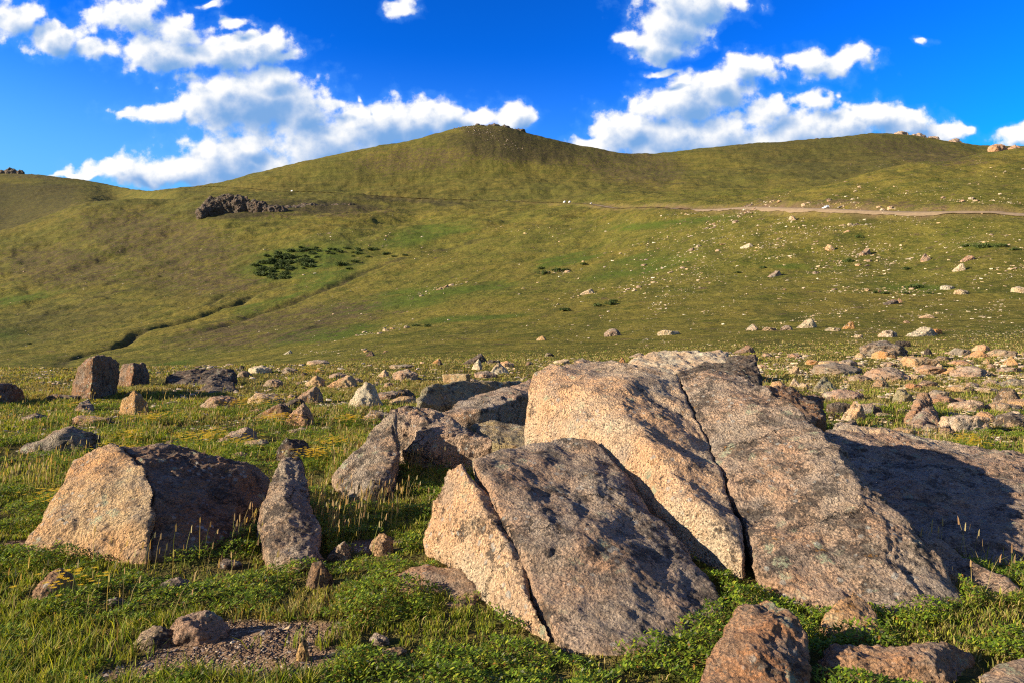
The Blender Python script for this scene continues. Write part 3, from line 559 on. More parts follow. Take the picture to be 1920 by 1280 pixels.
    one('broken lump of rock leaning at the foot of the standing stone', [[(137,775,15.4),(150,752,15.6),(168,744,16),(176,770,15.4),(160,778,15)]], 0.03, 0.05, 2, 'mauve', 21)
    Y0 = 17
    one('dark brown squared block cut by the left edge of the photo', [[(-60,770,Y0),(-55,722,Y0),(-40,770,Y0-.5),(-38,724,Y0-.5),(25,720,Y0+1.2),(42,730,Y0+1.6),(46,768,Y0+1.6)]], 0.035, 0.04, 2, 'brown', 22)
    Y0 = 24.5
    one('squat two coloured rock just right of the standing stone', [[(220,722,Y0),(228,684,Y0+.3),(250,680,Y0),(270,682,Y0+1.2),(281,700,Y0+1.9),(280,722,Y0+1.9),(248,722,Y0-.6),(250,690,Y0-.5)]], 0.04, 0.05, 2, 'brown', 23)
    one('long dark rough slab on the plateau edge, between the standing stone and the meadow', [[(312,708,25),(330,696,25.5),(400,691,26),(437,692,26),(443,720,26),(435,726,24),(380,724,23.6),(318,722,24)]], 0.05, 0.07, 2, 'dark', 24)
    one('smooth dark rock lying against the front of the long dark rough slab', [[(378,728,22.4),(400,712,22.8),(440,714,23),(444,735,22),(400,741,21),(380,738,21.5)]], 0.04, 0.04, 3, 'dark', 25)
    # behind the largest boulder
    one('long pale speckled slab seen just behind the crest of the largest boulder', [[(1170,684,28),(1190,668,29),(1235,657,30),(1350,656,30),(1363,660,30),(1364,690,27),(1250,700,26),(1190,705,26)]], 0.05, 0.07, 3, 'pale', 26)
    one('dark squared block at the right end of the long pale speckled slab', [[(1362,690,27.5),(1362,668,28),(1418,661,28),(1420,695,27),(1375,700,26.5)]], 0.05, 0.05, 2, 'dark', 27)
    one('dark low slab right behind the crest of the largest boulder, in shade', [[(1262,715,19),(1275,695,19.5),(1320,680,20),(1420,678,20),(1427,700,19.5),(1424,730,18.5),(1290,735,18)]], 0.04, 0.05, 3, 'dark', 28)
    one('broken brown ledge of rock right of the largest boulder', [[(1405,760,11.2),(1425,722,12),(1470,722,12.3),(1520,745,12),(1545,780,11.4),(1500,800,10.8)],[(1500,760,12),(1512,738,12.5),(1538,742,12.4),(1545,790,11.5)]], 0.03, 0.05, 3, 'brown', 29)
    one('pointed reddish slab standing in the meadow right of the largest boulder', [[(1692,790,13.8),(1705,765,14),(1735,737,14.3),(1745,738,14.4),(1750,752,14.2),(1742,790,13.8),(1700,800,13.2)]], 0.03, 0.05, 2, 'red', 30)
    one('grey brown broken rock leaning against the pointed reddish slab', [[(1700,795,13.2),(1738,765,13.6),(1750,756,13.8),(1762,795,13.2),(1720,805,12.6),(1700,800,12.8)]], 0.03, 0.05, 2, 'mauve', 31)
build_heroes()

# ------------------------------------------------------------------ rock prototypes and the rocks of the meadow
PROTO = {}
def proto(kind, seed, sub=4):
    key = (kind, seed)
    if key in PROTO: return PROTO[key]
    r = np.random.default_rng(seed * 31 + hash(kind) % 1 + len(kind) * 7)
    if kind == 'slab':
        pts = [(math.cos(a) * r.uniform(.8, 1), math.sin(a) * r.uniform(.75, 1), z) for a in np.linspace(0, 6.28, 9)[:-1] for z in (-.6, r.uniform(.35, .8))]
        pts += [(r.uniform(-.6, .3), r.uniform(-.2, .5), 1.0)]
    elif kind == 'point':
        pts = [(math.cos(a) * r.uniform(.8, 1), math.sin(a) * r.uniform(.7, 1), z) for a in np.linspace(0, 6.28, 8)[:-1] for z in (-.6, r.uniform(-.1, .25))]
        pts += [(r.uniform(-.1, .3), 0, 1.0), (r.uniform(.1, .4) + .1, .3, .88), (-.4, -.15, .68), (.15, -.4, .62), (-.15, .45, .75), (.55, .05, .6)]
    elif kind == 'wedge':
        pts = [(-1, -.6, -.6), (-1, .6, -.6), (-1, .5, .05), (-.9, -.6, .0), (.85, -.7, -.6), (1, .7, -.6), (.9, .55, .6), (.55, -.4, .9), (.45, .4, 1), (.2, -.6, .6), (-.3, .5, .5), (.95, -.5, .2)]
        pts = [tuple(c + r.uniform(-.08, .08) for c in p) for p in pts]
    elif kind == 'block':
        pts = [(sx * r.uniform(.75, 1), sy * r.uniform(.75, 1), z) for sx in (-1, 1) for sy in (-1, 1) for z in (-.6, r.uniform(.75, 1))] + [(0, 0, 1.02)]
    else:
        pts = []
        for _ in range(26):
            v = r.normal(size=3); v /= np.linalg.norm(v); pts.append((v[0], v[1], v[2] * (1 if v[2] > 0 else .6)))
    me = remesh(hull_obj([pts]), 0.07 if sub == 4 else 0.16, 2 if kind != 'round' else 4)
    displace(me, 0.09, seed, 1.0, (r.normal(), r.normal(), 1, 2.0)); me.name = 'rock'; me.materials.append(M_rock)
    PROTO[key] = me; return me
def vary(tint):
    c = PAL[tint]; k = random.uniform(.88, 1.12); return (c[0] * k * random.uniform(.96, 1.04), c[1] * k, c[2] * k * random.uniform(.93, 1.07), c[3] * random.uniform(.7, 1.3))
def place_rock(px, base, w, h, kind, tint, label, group=None, yaw=None, name='rock', deep=0.7, sub=4, flip=False, mat=None):
    x, Y = hit(px, base); W = w / 1280 * Y / 2; Hh = h / 1280 * Y
    Y2 = Y + W * deep * 0.6; x2 = (px - 960) / 1280 * Y2; z = H1(x2, Y2)
    me = proto(kind, random.randrange(1, 6), sub); o = bpy.data.objects.new(name, me); C.objects.link(o)
    o.location = (x2, Y2, z - 0.05 * Hh); o.scale = (W, W * deep, Hh * 1.08); a = random.uniform(-.35, .35) if yaw is None else yaw
    if flip: o.scale[0] = -W; 
    o.rotation_euler = (random.uniform(-.06, .06), random.uniform(-.06, .06), a); o.color = vary(tint)
    if Y > 60: o.material_slots[0].link = 'OBJECT'; o.material_slots[0].material = M_rock_far
    tag(o, label, 'rock' if name == 'rock' else 'stone', group)
    if Y2 < 60: foot_ell(x2, Y2, W * .85, W * deep * .8, a)
    return o
ROCKS = [
 (65,792,48,16,'slab','grey','small grey slab in the grass below the dark squared block at the left edge'),
 (172,795,90,16,'slab','pink','low pinkish rock with yellow flowers behind it, below the standing stone'),
 (120,752,70,14,'slab','brown','low dark rubble of rock left of the foot of the standing stone'),
 (248,778,72,42,'point','orange','jagged orange tinged rock in the grass right of the foot of the standing stone'),
 (92,852,170,44,'wedge','grey','long low grey rock above the left boulder, tapering to the left edge'),
 (412,765,78,28,'round','pink','pinkish rock with a dark right end, below the smooth dark rock of the plateau edge'),
 (457,706,26,14,'round','grey','small grey rock right of the long dark rough slab'),
 (453,692,12,9,'round','dark','tiny dark round rock on the skyline of the plateau edge'),
 (488,699,50,13,'slab','pale','pale broken ledge on the plateau edge, right of the tiny dark round rock'),
 (545,699,38,10,'slab','grey','low grey rock on the plateau edge, second from the long dark slab'),
 (512,724,44,17,'round','pink','rounded pinkish rock in the meadow below the pale broken ledge'),
 (572,704,16,7,'round','dark','small dark rock beside yellow flowers in the far meadow'),
 (598,700,18,9,'round','orange','small orange rock beside yellow flowers in the far meadow'),
 (585,724,46,19,'wedge','tan','tan wedge shaped rock with a dark right end in the meadow'),
 (640,726,58,23,'wedge','tan','tan rock with a dark sloping back, above the pale pyramid shaped rock'),
 (682,765,78,45,'point','pale','pale pyramid shaped rock with a dark right side, alone in the middle meadow'),
 (575,754,56,30,'wedge','pink','pink wedge shaped rock with a dark right side, left of the pale pyramid shaped rock'),
 (500,757,76,19,'slab','cream','flat pale rock with a long dark edge, left of the pink wedge shaped rock'),
 (543,764,60,16,'wedge','dark','dark narrow rock sloping down from the flat pale rock'),
 (508,784,80,26,'wedge','brown','brown tilted slab in the grass in front of the flat pale rock'),
 (562,797,62,38,'point','pink','pointed pink rock in the grass in front of the brown tilted slab'),
 (430,768,26,12,'round','dark','small dark rock touching the right end of the pinkish rock by the plateau edge'),
 (443,830,76,28,'wedge','grey','grey tilted slab in the grass behind the top of the left boulder'),
 (482,840,52,16,'slab','pink','small flat pink rock against the grey tilted slab behind the left boulder'),
 (450,858,34,10,'slab','pink','low pink stone just above the top edge of the left boulder'),
 (555,864,84,46,'round','dark','dark rounded rock behind the tall narrow grey rock'),
 (318,838,34,12,'round','dark','small dark rock peeping over the top of the left boulder'),
 (760,711,56,18,'slab','mauve','flat mauve rock in the far meadow above the lumpy boulder'),
 (716,707,26,14,'wedge','pale','small pale tilted rock left of the flat mauve rock'),
 (728,727,24,13,'round','pink','small pink rock between the pale pyramid shaped rock and the flat mauve rock'),
 (760,745,46,17,'round','dark','dark low rock behind the left end of the lumpy boulder'),
 (730,748,50,15,'slab','grey','flat grey stone right of the pale pyramid shaped rock'),
 (818,682,20,10,'wedge','orange','small bright orange rock in the far meadow'),
 (826,684,12,7,'round','dark','tiny dark rock touching the small bright orange rock'),
 (755,690,50,7,'slab','grey','thin grey slab in the far meadow left of the small bright orange rock'),
 (890,682,46,19,'wedge','dark','dark wedge shaped rock on the skyline of the middle meadow'),
 (895,693,24,20,'point','pale','pale pointed rock in front of the dark wedge shaped rock'),
 (935,701,44,20,'point','pale','pale grey mottled rock behind the long dark slab'),
 (926,682,28,8,'slab','dark','small dark flat rock just behind the pale grey mottled rock'),
 (910,708,48,12,'slab','mauve','low mauve rock left of the pale grey mottled rock'),
 (857,720,50,18,'block','tan','tan flat topped rock behind the pointed end of the long dark slab'),
 (992,685,20,8,'round','brown','small brown rock left of the crest of the largest boulder'),
 (1030,668,20,7,'slab','grey','small grey rock in the far meadow above the left end of the largest boulder'),
 (1166,682,18,12,'point','orange','small orange tinged rock left of the long pale speckled slab'),
 (1250,690,16,12,'round','dark','small blue black rock in the grass before the long pale speckled slab'),
 (1395,662,42,14,'wedge','brown','brown jagged rock on top behind the dark squared block'),
 (1656,668,112,27,'slab','grey','long lichen covered ledge in the far right meadow'),
 (1658,672,46,15,'slab','orange','orange block in front of the long lichen covered ledge'),
 (1615,670,24,10,'round','tan','small tan rock at the left end of the long lichen covered ledge'),
 (1693,650,22,10,'block','dark','dark rock on top of the right end of the long lichen covered ledge'),
 (1740,666,26,14,'point','dark','dark triangular rock right of the long lichen covered ledge'),
 (1800,666,42,14,'slab','grey','grey mottled flat rock left of the two bright orange blocks'),
 (1828,671,42,14,'wedge','orange','front one of two bright orange blocks in the far right meadow'),
 (1840,658,36,12,'round','tan','back one of two bright orange blocks in the far right meadow'),
 (1880,668,52,14,'slab','mauve','mauve flat rock right of the two bright orange blocks'),
 (1895,684,28,16,'point','orange','bright orange triangular rock near the right edge'),
 (1850,681,12,9,'point','orange','tiny orange rock left of the bright orange triangular rock'),
 (1858,689,18,8,'round','pink','small pink rock just below the tiny orange rock'),
 (1725,687,54,16,'block','tan','angular tan rock with a dark notch in the right meadow'),
 (1745,700,70,14,'slab','pink','low pink rubble slab below the angular tan rock'),
 (1762,692,18,13,'round','cream','small cream rock right of the angular tan rock'),
 (1780,700,26,12,'wedge','orange','yellowish tilted rock left of the brown mound of rock'),
 (1818,706,78,19,'round','mauve','brown mound of rock in the right meadow'),
 (1490,670,30,8,'slab','pink','small pink slab right of the dark squared block'),
 (1525,683,36,9,'slab','orange','flat orange rock behind the long grey slab at the right'),
 (1560,684,54,8,'slab','tan','flat tan ledge just behind the long grey slab at the right'),
 (1570,700,112,20,'slab','grey','long grey flat slab in the right meadow'),
 (1488,700,24,14,'wedge','tan','small tan tilted rock at the left end of the long grey flat slab'),
 (1662,714,92,28,'round','mauve','lichen mottled heap of rock in the right meadow'),
 (1650,724,38,18,'point','pink','pink triangular rock in front of the lichen mottled heap'),
 (1612,716,44,14,'slab','grey','grey low rock left of the lichen mottled heap'),
 (1545,734,58,26,'point','green','green brown pointed rock between the largest boulder and the lichen mottled heap'),
 (1580,750,84,20,'slab','mauve','low mottled ledge below the green brown pointed rock'),
 (1457,734,42,20,'round','tan','rounded tan rock showing over the right shoulder of the largest boulder'),
 (1490,726,28,16,'point','pale','pale pointed rock right of the rounded tan rock'),
 (1508,728,28,13,'round','cream','cream round rock right of the pale pointed rock'),
 (1600,788,48,34,'wedge','cream','cream tilted rock in the grass above the shaded broad slab'),
 (1572,780,40,24,'block','dark','dark block behind the cream tilted rock'),
 (1693,752,46,24,'round','green','pale green lichen covered round rock left of the pointed reddish slab'),
 (1712,728,34,10,'slab','red','small red brown ledge behind the pointed reddish slab'),
 (1760,742,46,12,'slab','mauve','mauve low rock right of the pointed reddish slab'),
 (1808,810,76,28,'block','pale','pale pinkish rock left of the smooth tan rounded rock'),
 (1850,791,56,22,'round','tan','smooth tan rounded rock in the right meadow'),
 (1900,800,80,26,'slab','grey','grey green flat rock at the right edge beside the smooth tan rounded rock'),
 (1776,818,40,22,'round','mauve','black and white mottled rock in front of the pale pinkish rock'),
 (1892,757,50,30,'round','grey','grey mottled heap near the right edge'),
 (1908,725,66,16,'slab','grey','flat grey rock at the right edge above the grey mottled heap'),
 (1800,733,50,10,'slab','tan','thin tan slab in the right meadow between clumps of grass'),
 (1848,735,48,9,'slab','mauve','thin mauve slab right of the thin tan slab'),
 (1822,831,22,8,'wedge','pink','small pink stone in the grass below the pale pinkish rock'),
 (1690,822,78,24,'round','tan','tan hump of rock just behind the sunlit edge of the shaded broad slab'),
 (105,1120,88,50,'point','red','small reddish brown pointed rock with yellow flowers at its foot, in the left foreground'),
 (372,1205,120,52,'round','pink','rounded pinkish grey rock half buried in the bare soil patch'),
 (292,1215,90,34,'round','grey','grey rock half buried at the left of the bare soil patch'),
 (330,1110,60,22,'slab','mauve','mauve stone at the upper edge of the bare soil patch'),
 (566,1238,32,36,'point','orange','small orange pointed stone right of the bare soil patch'),
 (596,1100,66,44,'round','brown','brown rock in the grass below the tall narrow grey rock'),
 (632,1050,50,34,'wedge','grey','small grey ledge right of the foot of the tall narrow grey rock'),
 (716,1040,56,38,'round','red','small dark reddish rock in the shaded grass left of the split boulder'),
 (432,1066,54,14,'slab','pink','flat pink stone in the grass in front of the left boulder'),
 (215,1138,40,14,'slab','grey','flat grey stone in the grass right of the reddish brown pointed rock'),
 (712,1208,44,16,'slab','grey','flat grey stone in the front grass below the reddish low rock'),
 (740,1232,50,12,'slab','orange','flat orange stone in the front grass near the bottom edge'),
 (1512,615,36,16,'wedge','pale','pale grey tilted rock on the far meadow right of the dark squared block'),
 (1410,619,24,10,'point','pale','small pale rock with a dark right side, left in a row on the far meadow'),
 (1442,620,28,6,'slab','tan','thin tan rock in the row of rocks on the far meadow'),
 (1476,619,26,9,'round','grey','grey round rock in the row left of the pale grey tilted rock'),
 (1590,617,24,13,'wedge','orange','tan orange block alone on the far meadow'),
 (1562,621,30,7,'slab','pale','flat pale rock left of the tan orange block'),
 (1665,632,40,12,'round','pale','white rock left of the large pale rock on the far meadow'),
 (1726,631,62,17,'wedge','pale','largest pale rock on the far meadow, with a flat sloping top'),
 (1756,627,17,9,'block','orange','orange rock touching the right end of the largest pale rock on the far meadow'),
 (1610,633,18,5,'slab','pale','small white stone between the tan orange block and the white rock'),
 (1254,628,46,9,'slab','pale','long flat pale rock on the far meadow above the largest boulder'),
 (1150,630,36,14,'round','mauve','mauve heap of rock on the far meadow left of the long flat pale rock'),
 (1015,638,22,8,'point','tan','small pointed tan rock on the far meadow left of the mauve heap'),
 (695,667,18,9,'point','dark','dark jagged rock on the far meadow above the flat mauve rock'),
 (540,663,16,6,'wedge','pale','small pale rock on the far meadow at the left'),
 (1400,465,22,7,'wedge','pale','bright white flat rock on the slope below the rubble bank'),
 (1486,414,15,9,'round','pale','white rock on the slope just below the dirt road'),
 (1557,470,20,11,'round','tan','round tan rock high on the right slope'),
 (1622,478,22,11,'wedge','mauve','dark sided tilted rock right of the round tan rock on the slope'),
 (1735,490,22,13,'point','mauve','mauve pointed rock on the right slope'),
 (1815,489,30,9,'wedge','pink','pink flat rock on the right slope near the right edge'),
 (1797,509,22,13,'wedge','pale','pale tilted rock just below the pink flat rock on the slope'),
 (1776,543,28,7,'slab','pale','upper one of two white flat rocks on the right slope'),
 (1803,552,32,8,'slab','pale','lower one of two white flat rocks on the right slope'),
 (1912,549,34,11,'slab','pale','pale rock cut by the right edge on the slope'),
 (1452,519,26,10,'wedge','grey','grey tilted rock on the middle of the right slope'),
 (1672,571,30,9,'wedge','grey','grey flat rock on the lower right slope'),
 (1686,568,14,8,'point','pink','pink pointed rock touching the grey flat rock on the lower right slope'),
 (1735,597,30,6,'wedge','pale','thin pale rock on the right slope above the largest pale rock'),
 (1700,606,14,5,'round','pink','small pink stone left below the thin pale rock on the slope'),
 (1100,552,26,9,'wedge','pale','pale tilted rock on the middle slope far above the largest boulder'),
]
for r_ in ROCKS: place_rock(*r_)

# unnamed small rocks of the near meadow: many alike
def scatter_px(n, x0, x1, y0, y1, dens, seed):
    r = np.random.default_rng(seed); out = []
    while len(out) < n:
        px = r.uniform(x0, x1); py = r.uniform(y0, y1)
        if r.uniform() < dens(px, py): out.append((px, py))
    return out
taken = [(a[0], a[1]) for a in ROCKS]
def cl(px, py, s=0.012, z=0.0): return float(pn(np.array([[px * s, py * s * 2.2, z]]))[0])
n = 0
for px, py in scatter_px(520, 400, 1920, 668, 815, lambda a, b: (0.25 + 0.75 * (a > 1420)) * (1 if cl(a, b) > -0.1 else .2) * (1.0 if b < 735 else .35), 5):
    if any(abs(px - a) < 22 and abs(py - b) < 12 for a, b in taken) or n >= 130: continue
    if 960 < px < 1540 and py > 690: continue
    x, Y = hit(px, py)
    if Y > 58 or in_foot(np.array([x]), np.array([Y]))[0]: continue
    w = random.choice([14, 20, 28, 38, 52]) * (0.7 + 9 / Y)
    place_rock(px, py, w, w * random.uniform(.18, .32), random.choice(['slab', 'round', 'wedge', 'slab', 'slab']), random.choice(['grey', 'pink', 'tan', 'mauve', 'mauve', 'grey', 'cream']),
               'small rock among many alike, half sunk in the grass between the bigger meadow rocks', 'small rocks in the near meadow'); n += 1; taken.append((px, py))

# stones of the far slopes: the largest as objects, the rest as one mass
def slope_d(a, b):
    ridge = 640 - (a - 900) * 0.12
    d = 0.12 + 0.88 * sstep(900, 1500, np.array(a)) if b > 400 else 0.35 * sstep(1450, 1700, np.array(a))
    c = cl(a + 1.6 * b, b * 1.2, 0.010, 4); c2 = cl(a + 2 * b, b * 2, 0.03, 8)
    return float(d) * (0.07 + 1.6 * max(0, c + 0.1) * 2 * (0.1 + max(0, c2 + .15)))
STR = [(1430,382,60,10,-18),(1380,405,80,10,-20),(1350,420,90,9,-18),(1560,384,60,7,0),(1850,380,90,7,3),(1650,395,40,5,-10),(1580,430,70,8,-5),(1600,500,90,12,-5),(1650,545,110,6,0),(1200,535,60,8,-15),(1250,500,80,16,-15),(1450,460,90,10,-15),(1330,470,80,14,-15),
       (820,545,60,5,-15),(1040,510,30,4,0),(720,620,60,5,-10),(640,660,90,6,0),(1750,255,60,5,10),(900,243,50,6,0),(930,262,60,10,20)]
n = 0; cand = []
for px, py in scatter_px(6500, 560, 1925, 300, 652, slope_d, 11): cand.append((px, py, 1.0))
for (cx, cy, rx, ry, rot) in STR:
    for _ in range(120):
        a = random.uniform(0, 6.28); q = math.sqrt(random.random()); u, v = q * rx * math.cos(a), q * ry * math.sin(a); c, s = math.cos(R(rot)), math.sin(R(rot))
        cand.append((cx + u * c - v * s, cy + u * s + v * c, 1.25))
for px, py in scatter_px(1500, 0, 900, 400, 690, lambda a, b: max(0.03, cl(a, b, .012, 2)) * 1.5, 12): cand.append((px, py, 0.62))
sizes = []
items = []
pxs = np.array([c[0] for c in cand]); pys = np.array([c[1] for c in cand])
for (px, py, k) in cand:
    x, Y = hit_table(px, py)
    if Y < 58 or Y > 1950: continue
    w = min(10, (1.7 + np.random.default_rng(int(px * 97 + py)).pareto(1.9) * 1.5)) * k
    items.append((w, px, py, x, Y))
items.sort(key=lambda t: -t[0])
slope_list = [i for i in items if i[4] < 900][:60]; ids = set(map(id, slope_list)); rest = [i for i in items if id(i) not in ids]
rest = [(min(i[0], 3.5) if i[4] > 900 else i[0], *i[1:]) for i in rest]
for (w, px, py, x, Y) in slope_list:
    place_rock(px, py, w, w * random.uniform(.16, .34), random.choice(['slab', 'wedge', 'slab', 'slab', 'round']), random.choice(['pale', 'cream', 'pale', 'grey', 'tan', 'cream', 'mauve']),
               'small sunlit rock among many alike on the grassy slopes between the meadow and the ridge', 'small rocks scattered on the far slopes', sub=3)
def merge_rocks(name, items, mat, tints, label, kind='stuff', deep=.7):
    prot = []
    for kd in ('slab', 'wedge', 'round', 'block'):
        r = np.random.default_rng(len(kd)); pts = r.normal(size=(14, 3)); pts /= np.linalg.norm(pts, axis=1)[:, None]; pts[:, 2] = np.clip(pts[:, 2], -.5, .8 if kd != 'slab' else .5)
        me = hull_obj([[tuple(p) for p in pts]]); bm = bmesh.new(); bm.from_mesh(me); bmesh.ops.triangulate(bm, faces=bm.faces); bm.to_mesh(me); bm.free()
        co = np.empty(len(me.vertices) * 3, np.float32); me.vertices.foreach_get('co', co); f = np.empty(len(me.loops), np.int32); me.loops.foreach_get('vertex_index', f); prot.append((co.reshape(-1, 3), f.reshape(-1, 3)))
    V, F, Cc = [], [], []; off = 0
    xs = np.array([i[3] for i in items]); ys = np.array([i[4] for i in items]); zs = H(xs, ys)
    for k, (w, px, py, x, Y) in enumerate(items):
        co, f = prot[random.randrange(4)]; W = w / 1280 * Y / 2; a = random.uniform(0, 6.28); c, s = math.cos(a), math.sin(a)
        q = co * np.array([W, W * deep, W * random.uniform(.35, .75)]); q = np.stack([q[:, 0] * c - q[:, 1] * s, q[:, 0] * s + q[:, 1] * c, q[:, 2]], 1) + np.array([x, Y, zs[k] - 0.08 * W])
        V.append(q); F.append(f + off); off += len(co); cc = np.array(vary(random.choice(tints if Y < 900 else ['dark', 'brown', 'mauve']))); cc[3] = 1; Cc.append(np.tile(cc, (len(co), 1)))
    me = mesh_np(name, np.concatenate(V), np.concatenate(F), np.full(sum(len(f) for f in F), 3), smooth=False, cols=np.concatenate(Cc))
    return tag(link(name, me, mat), label, None, None, kind)
m_, t_, b_ = new_mat('scree'); a_ = t_.add('ShaderNodeAttribute'); a_.attribute_name = 'Col'; pos_ = t_.add('ShaderNodeNewGeometry').outputs['Position']
t_.put(b_.inputs['Base Color'], t_.mix(t_.ramp(t_.noise(pos_, 3, 6, .7), .35, .65), a_.outputs['Color'], t_.mix(1.0, a_.outputs['Color'], (.55, .5, .45), 'MULTIPLY'))); b_.inputs['Roughness'].default_value = 1
M_scree = m_
merge_rocks('scree', rest, M_scree, ['pale', 'cream', 'tan', 'grey', 'tan', 'cream', 'mauve', 'brown'], 'loose small stones strewn over the grassy slopes')
rb = []
for px, py in scatter_px(6500, 0, 1925, 660, 830, lambda a, b: (0.4 + 0.5 * (a > 1380) + .2 * (a > 900)) * max(0, cl(a, b, .02, 6) + .25) * 2 * min(1, 60 / (b - 640)), 31):
    x, Y = hit_table(px, py)
    if Y < 60 and not in_foot(np.array([x]), np.array([Y]))[0]: rb.append((random.uniform(4, 13) * random.uniform(.6, 1.8), px, py, x, Y))
for w_, _, _, x_, y_ in rb:
    if w_ > 7: foot_ell(x_, y_, w_ / 2560 * y_ * .8, w_ / 2560 * y_ * .5)
merge_rocks('rubble', rb, M_scree, ['grey', 'mauve', 'tan', 'cream', 'pink', 'brown'], 'low broken rubble half sunk in the turf of the near meadow')
# gravel on the bare soil
gi = []
for _ in range(12000):
    x = random.uniform(-3.4, -0.4); y = random.uniform(2.9, 5.6)
    gi.append((x, y))
gx = np.array([g[0] for g in gi]); gy = np.array([g[1] for g in gi]); mk = soil_mask(gx, gy) > 0.5
gl = [(random.uniform(5, 22) / 1000 * 1280 / y * (3.0 if random.random() < .05 else 1), 0, 0, x, y) for x, y, m in zip(gx, gy, mk) if m]
merge_rocks('gravel', gl, M_scree, ['grey', 'mauve', 'brown', 'tan', 'pink'], 'fine gravel on the bare soil patch in the left foreground')

# ------------------------------------------------------------------ crags far off
def crag(label, pieces, vox, amp, tint, seed, scale, zf=None):
    allp = []; zmin = 1e9
    for pts in pieces:
        a = [P(*p) for p in pts]; a = a + [(p[0], p[1] + 4, p[2] - 40) for p in a]; allp.append(a)
    me = remesh(hull_obj(allp), vox, 1); displace(me, amp, seed, scale, (0.3, 0, 1, 2.0))
    c = P(*pieces[0][0]); n = len(me.vertices); co = np.empty(n * 3, np.float32); me.vertices.foreach_get('co', co); co = co.reshape(-1, 3) - np.array(c, np.float32); me.vertices.foreach_set('co', co.ravel()); me.update()
    o = link('rock_outcrop', me, M_rock_far); o.location = c; o.color = PAL[tint]; tag(o, label, 'rock outcrop'); return o
def bump_piece(cx, base, w, h, Y, dy=20):
    return [(cx - w/2, base, Y), (cx - w*.38, base - h*.7, Y), (cx - w*.1, base - h, Y + 3), (cx + w*.3, base - h*.85, Y), (cx + w/2, base - h*.2, Y), (cx + w/2, base, Y), (cx, base, Y - dy*.4), (cx, base - h*.8, Y + dy), (cx - w*.2, base - h*.55, Y - dy*.3)]
crag('dark rocky crag on the left hillside, casting a long shadow to the right', [bump_piece(400,394,48,24,1120),bump_piece(425,394,60,31,1125),bump_piece(450,394,44,29,1122),bump_piece(385,398,30,14,1110),bump_piece(482,396,56,20,1120),bump_piece(515,398,56,13,1115),bump_piece(378,399,22,8,1100)], 1.1, 2.4, 'black', 41, 14)
crag('jagged tor on the skyline of the far left ridge', [bump_piece(20,334,36,19,3390,50),bump_piece(38,335,20,17,3390,40),bump_piece(5,334,26,15,3390,40),bump_piece(60,335,22,8,3390,40),bump_piece(-20,333,40,12,3390,40)], 3.2, 4.5, 'black', 42, 30)
crag('rocky cap on the top of the central summit', [bump_piece(900,243,36,10,1880,30),bump_piece(925,244,40,11,1875,30),bump_piece(948,246,30,10,1870,30),bump_piece(972,254,36,12,1865,30),bump_piece(872,244,30,4,1880,30)], 2.5, 4.0, 'dark', 43, 25)
crag('broken rocks along the skyline of the right hand ridge', [bump_piece(1690,258,34,12,1880,30),bump_piece(1722,262,36,11,1880,30),bump_piece(1748,266,30,10,1880,30),bump_piece(1790,271,30,10,1880,30)], 2.5, 3.5, 'mauve', 44, 22)
crag('small brown outcrop on the skyline at the far right, beyond the nearer slope', [bump_piece(1872,279,40,7,1600,30),bump_piece(1905,281,36,6,1600,30)], 2.2, 3.0, 'red', 45, 22)
crag('small dark rock on the skyline between the central summit and the right ridge', [bump_piece(1532,264,16,4,1890,20)], 1.6, 2.0, 'dark', 46, 14)
crag('low dark cliff band, also a stand-in for the crag shadow, on the hillside right of the rocky crag', [bump_piece(580,394,90,12,1180,16),bump_piece(640,393,80,10,1200,16),bump_piece(545,396,60,9,1160,16)], 1.6, 2.5, 'black', 47, 14)  # black tint also stands in for the crag's cast shadow

# ------------------------------------------------------------------ dirt road
def build_road():
    d = road_d; z = road_z; t = np.gradient(d, axis=0); t /= np.linalg.norm(t, axis=1)[:, None]; nrm = np.stack([-t[:, 1], t[:, 0]], 1)
    offs = [-6.2, -5.0, -2.5, 0, 2.5, 5.0, 5.6]; zz = [-.35, -.02, .03, .06, .03, -.02, -.35]
    ws = (np.clip(470 / d[:, 1], .3, 1) ** 1.4)[:, None]
    L = [np.concatenate([d + nrm * o * ws, (z + q)[:, None]], 1) for o, q in zip(offs, zz)]
    for o in (7.5, 9.5, 12.0):                       # the gravel bank on the valley side
        oo = o * np.clip(520 / d[:, 1], .45, 1)[:, None] * (1 + .12 * pn(xy3(d[:, 0], d[:, 1], .05, o)))[:, None]; q = d + nrm * np.maximum(oo, 5.7 * ws); L.append(np.concatenate([q, (H(q[:, 0], q[:, 1]) + (.5 if o < 13 else -.2))[:, None]], 1))
    V = np.stack(L, 1).reshape(-1, 3); k = len(L)
    F = [(i * k + j, (i + 1) * k + j, (i + 1) * k + j + 1, i * k + j + 1) for i in range(len(d) - 1) for j in range(k - 1)]
    tag(link('road', mesh_np('road', V, F, np.full(len(F), 4)), M_road), kind='structure')
build_road()

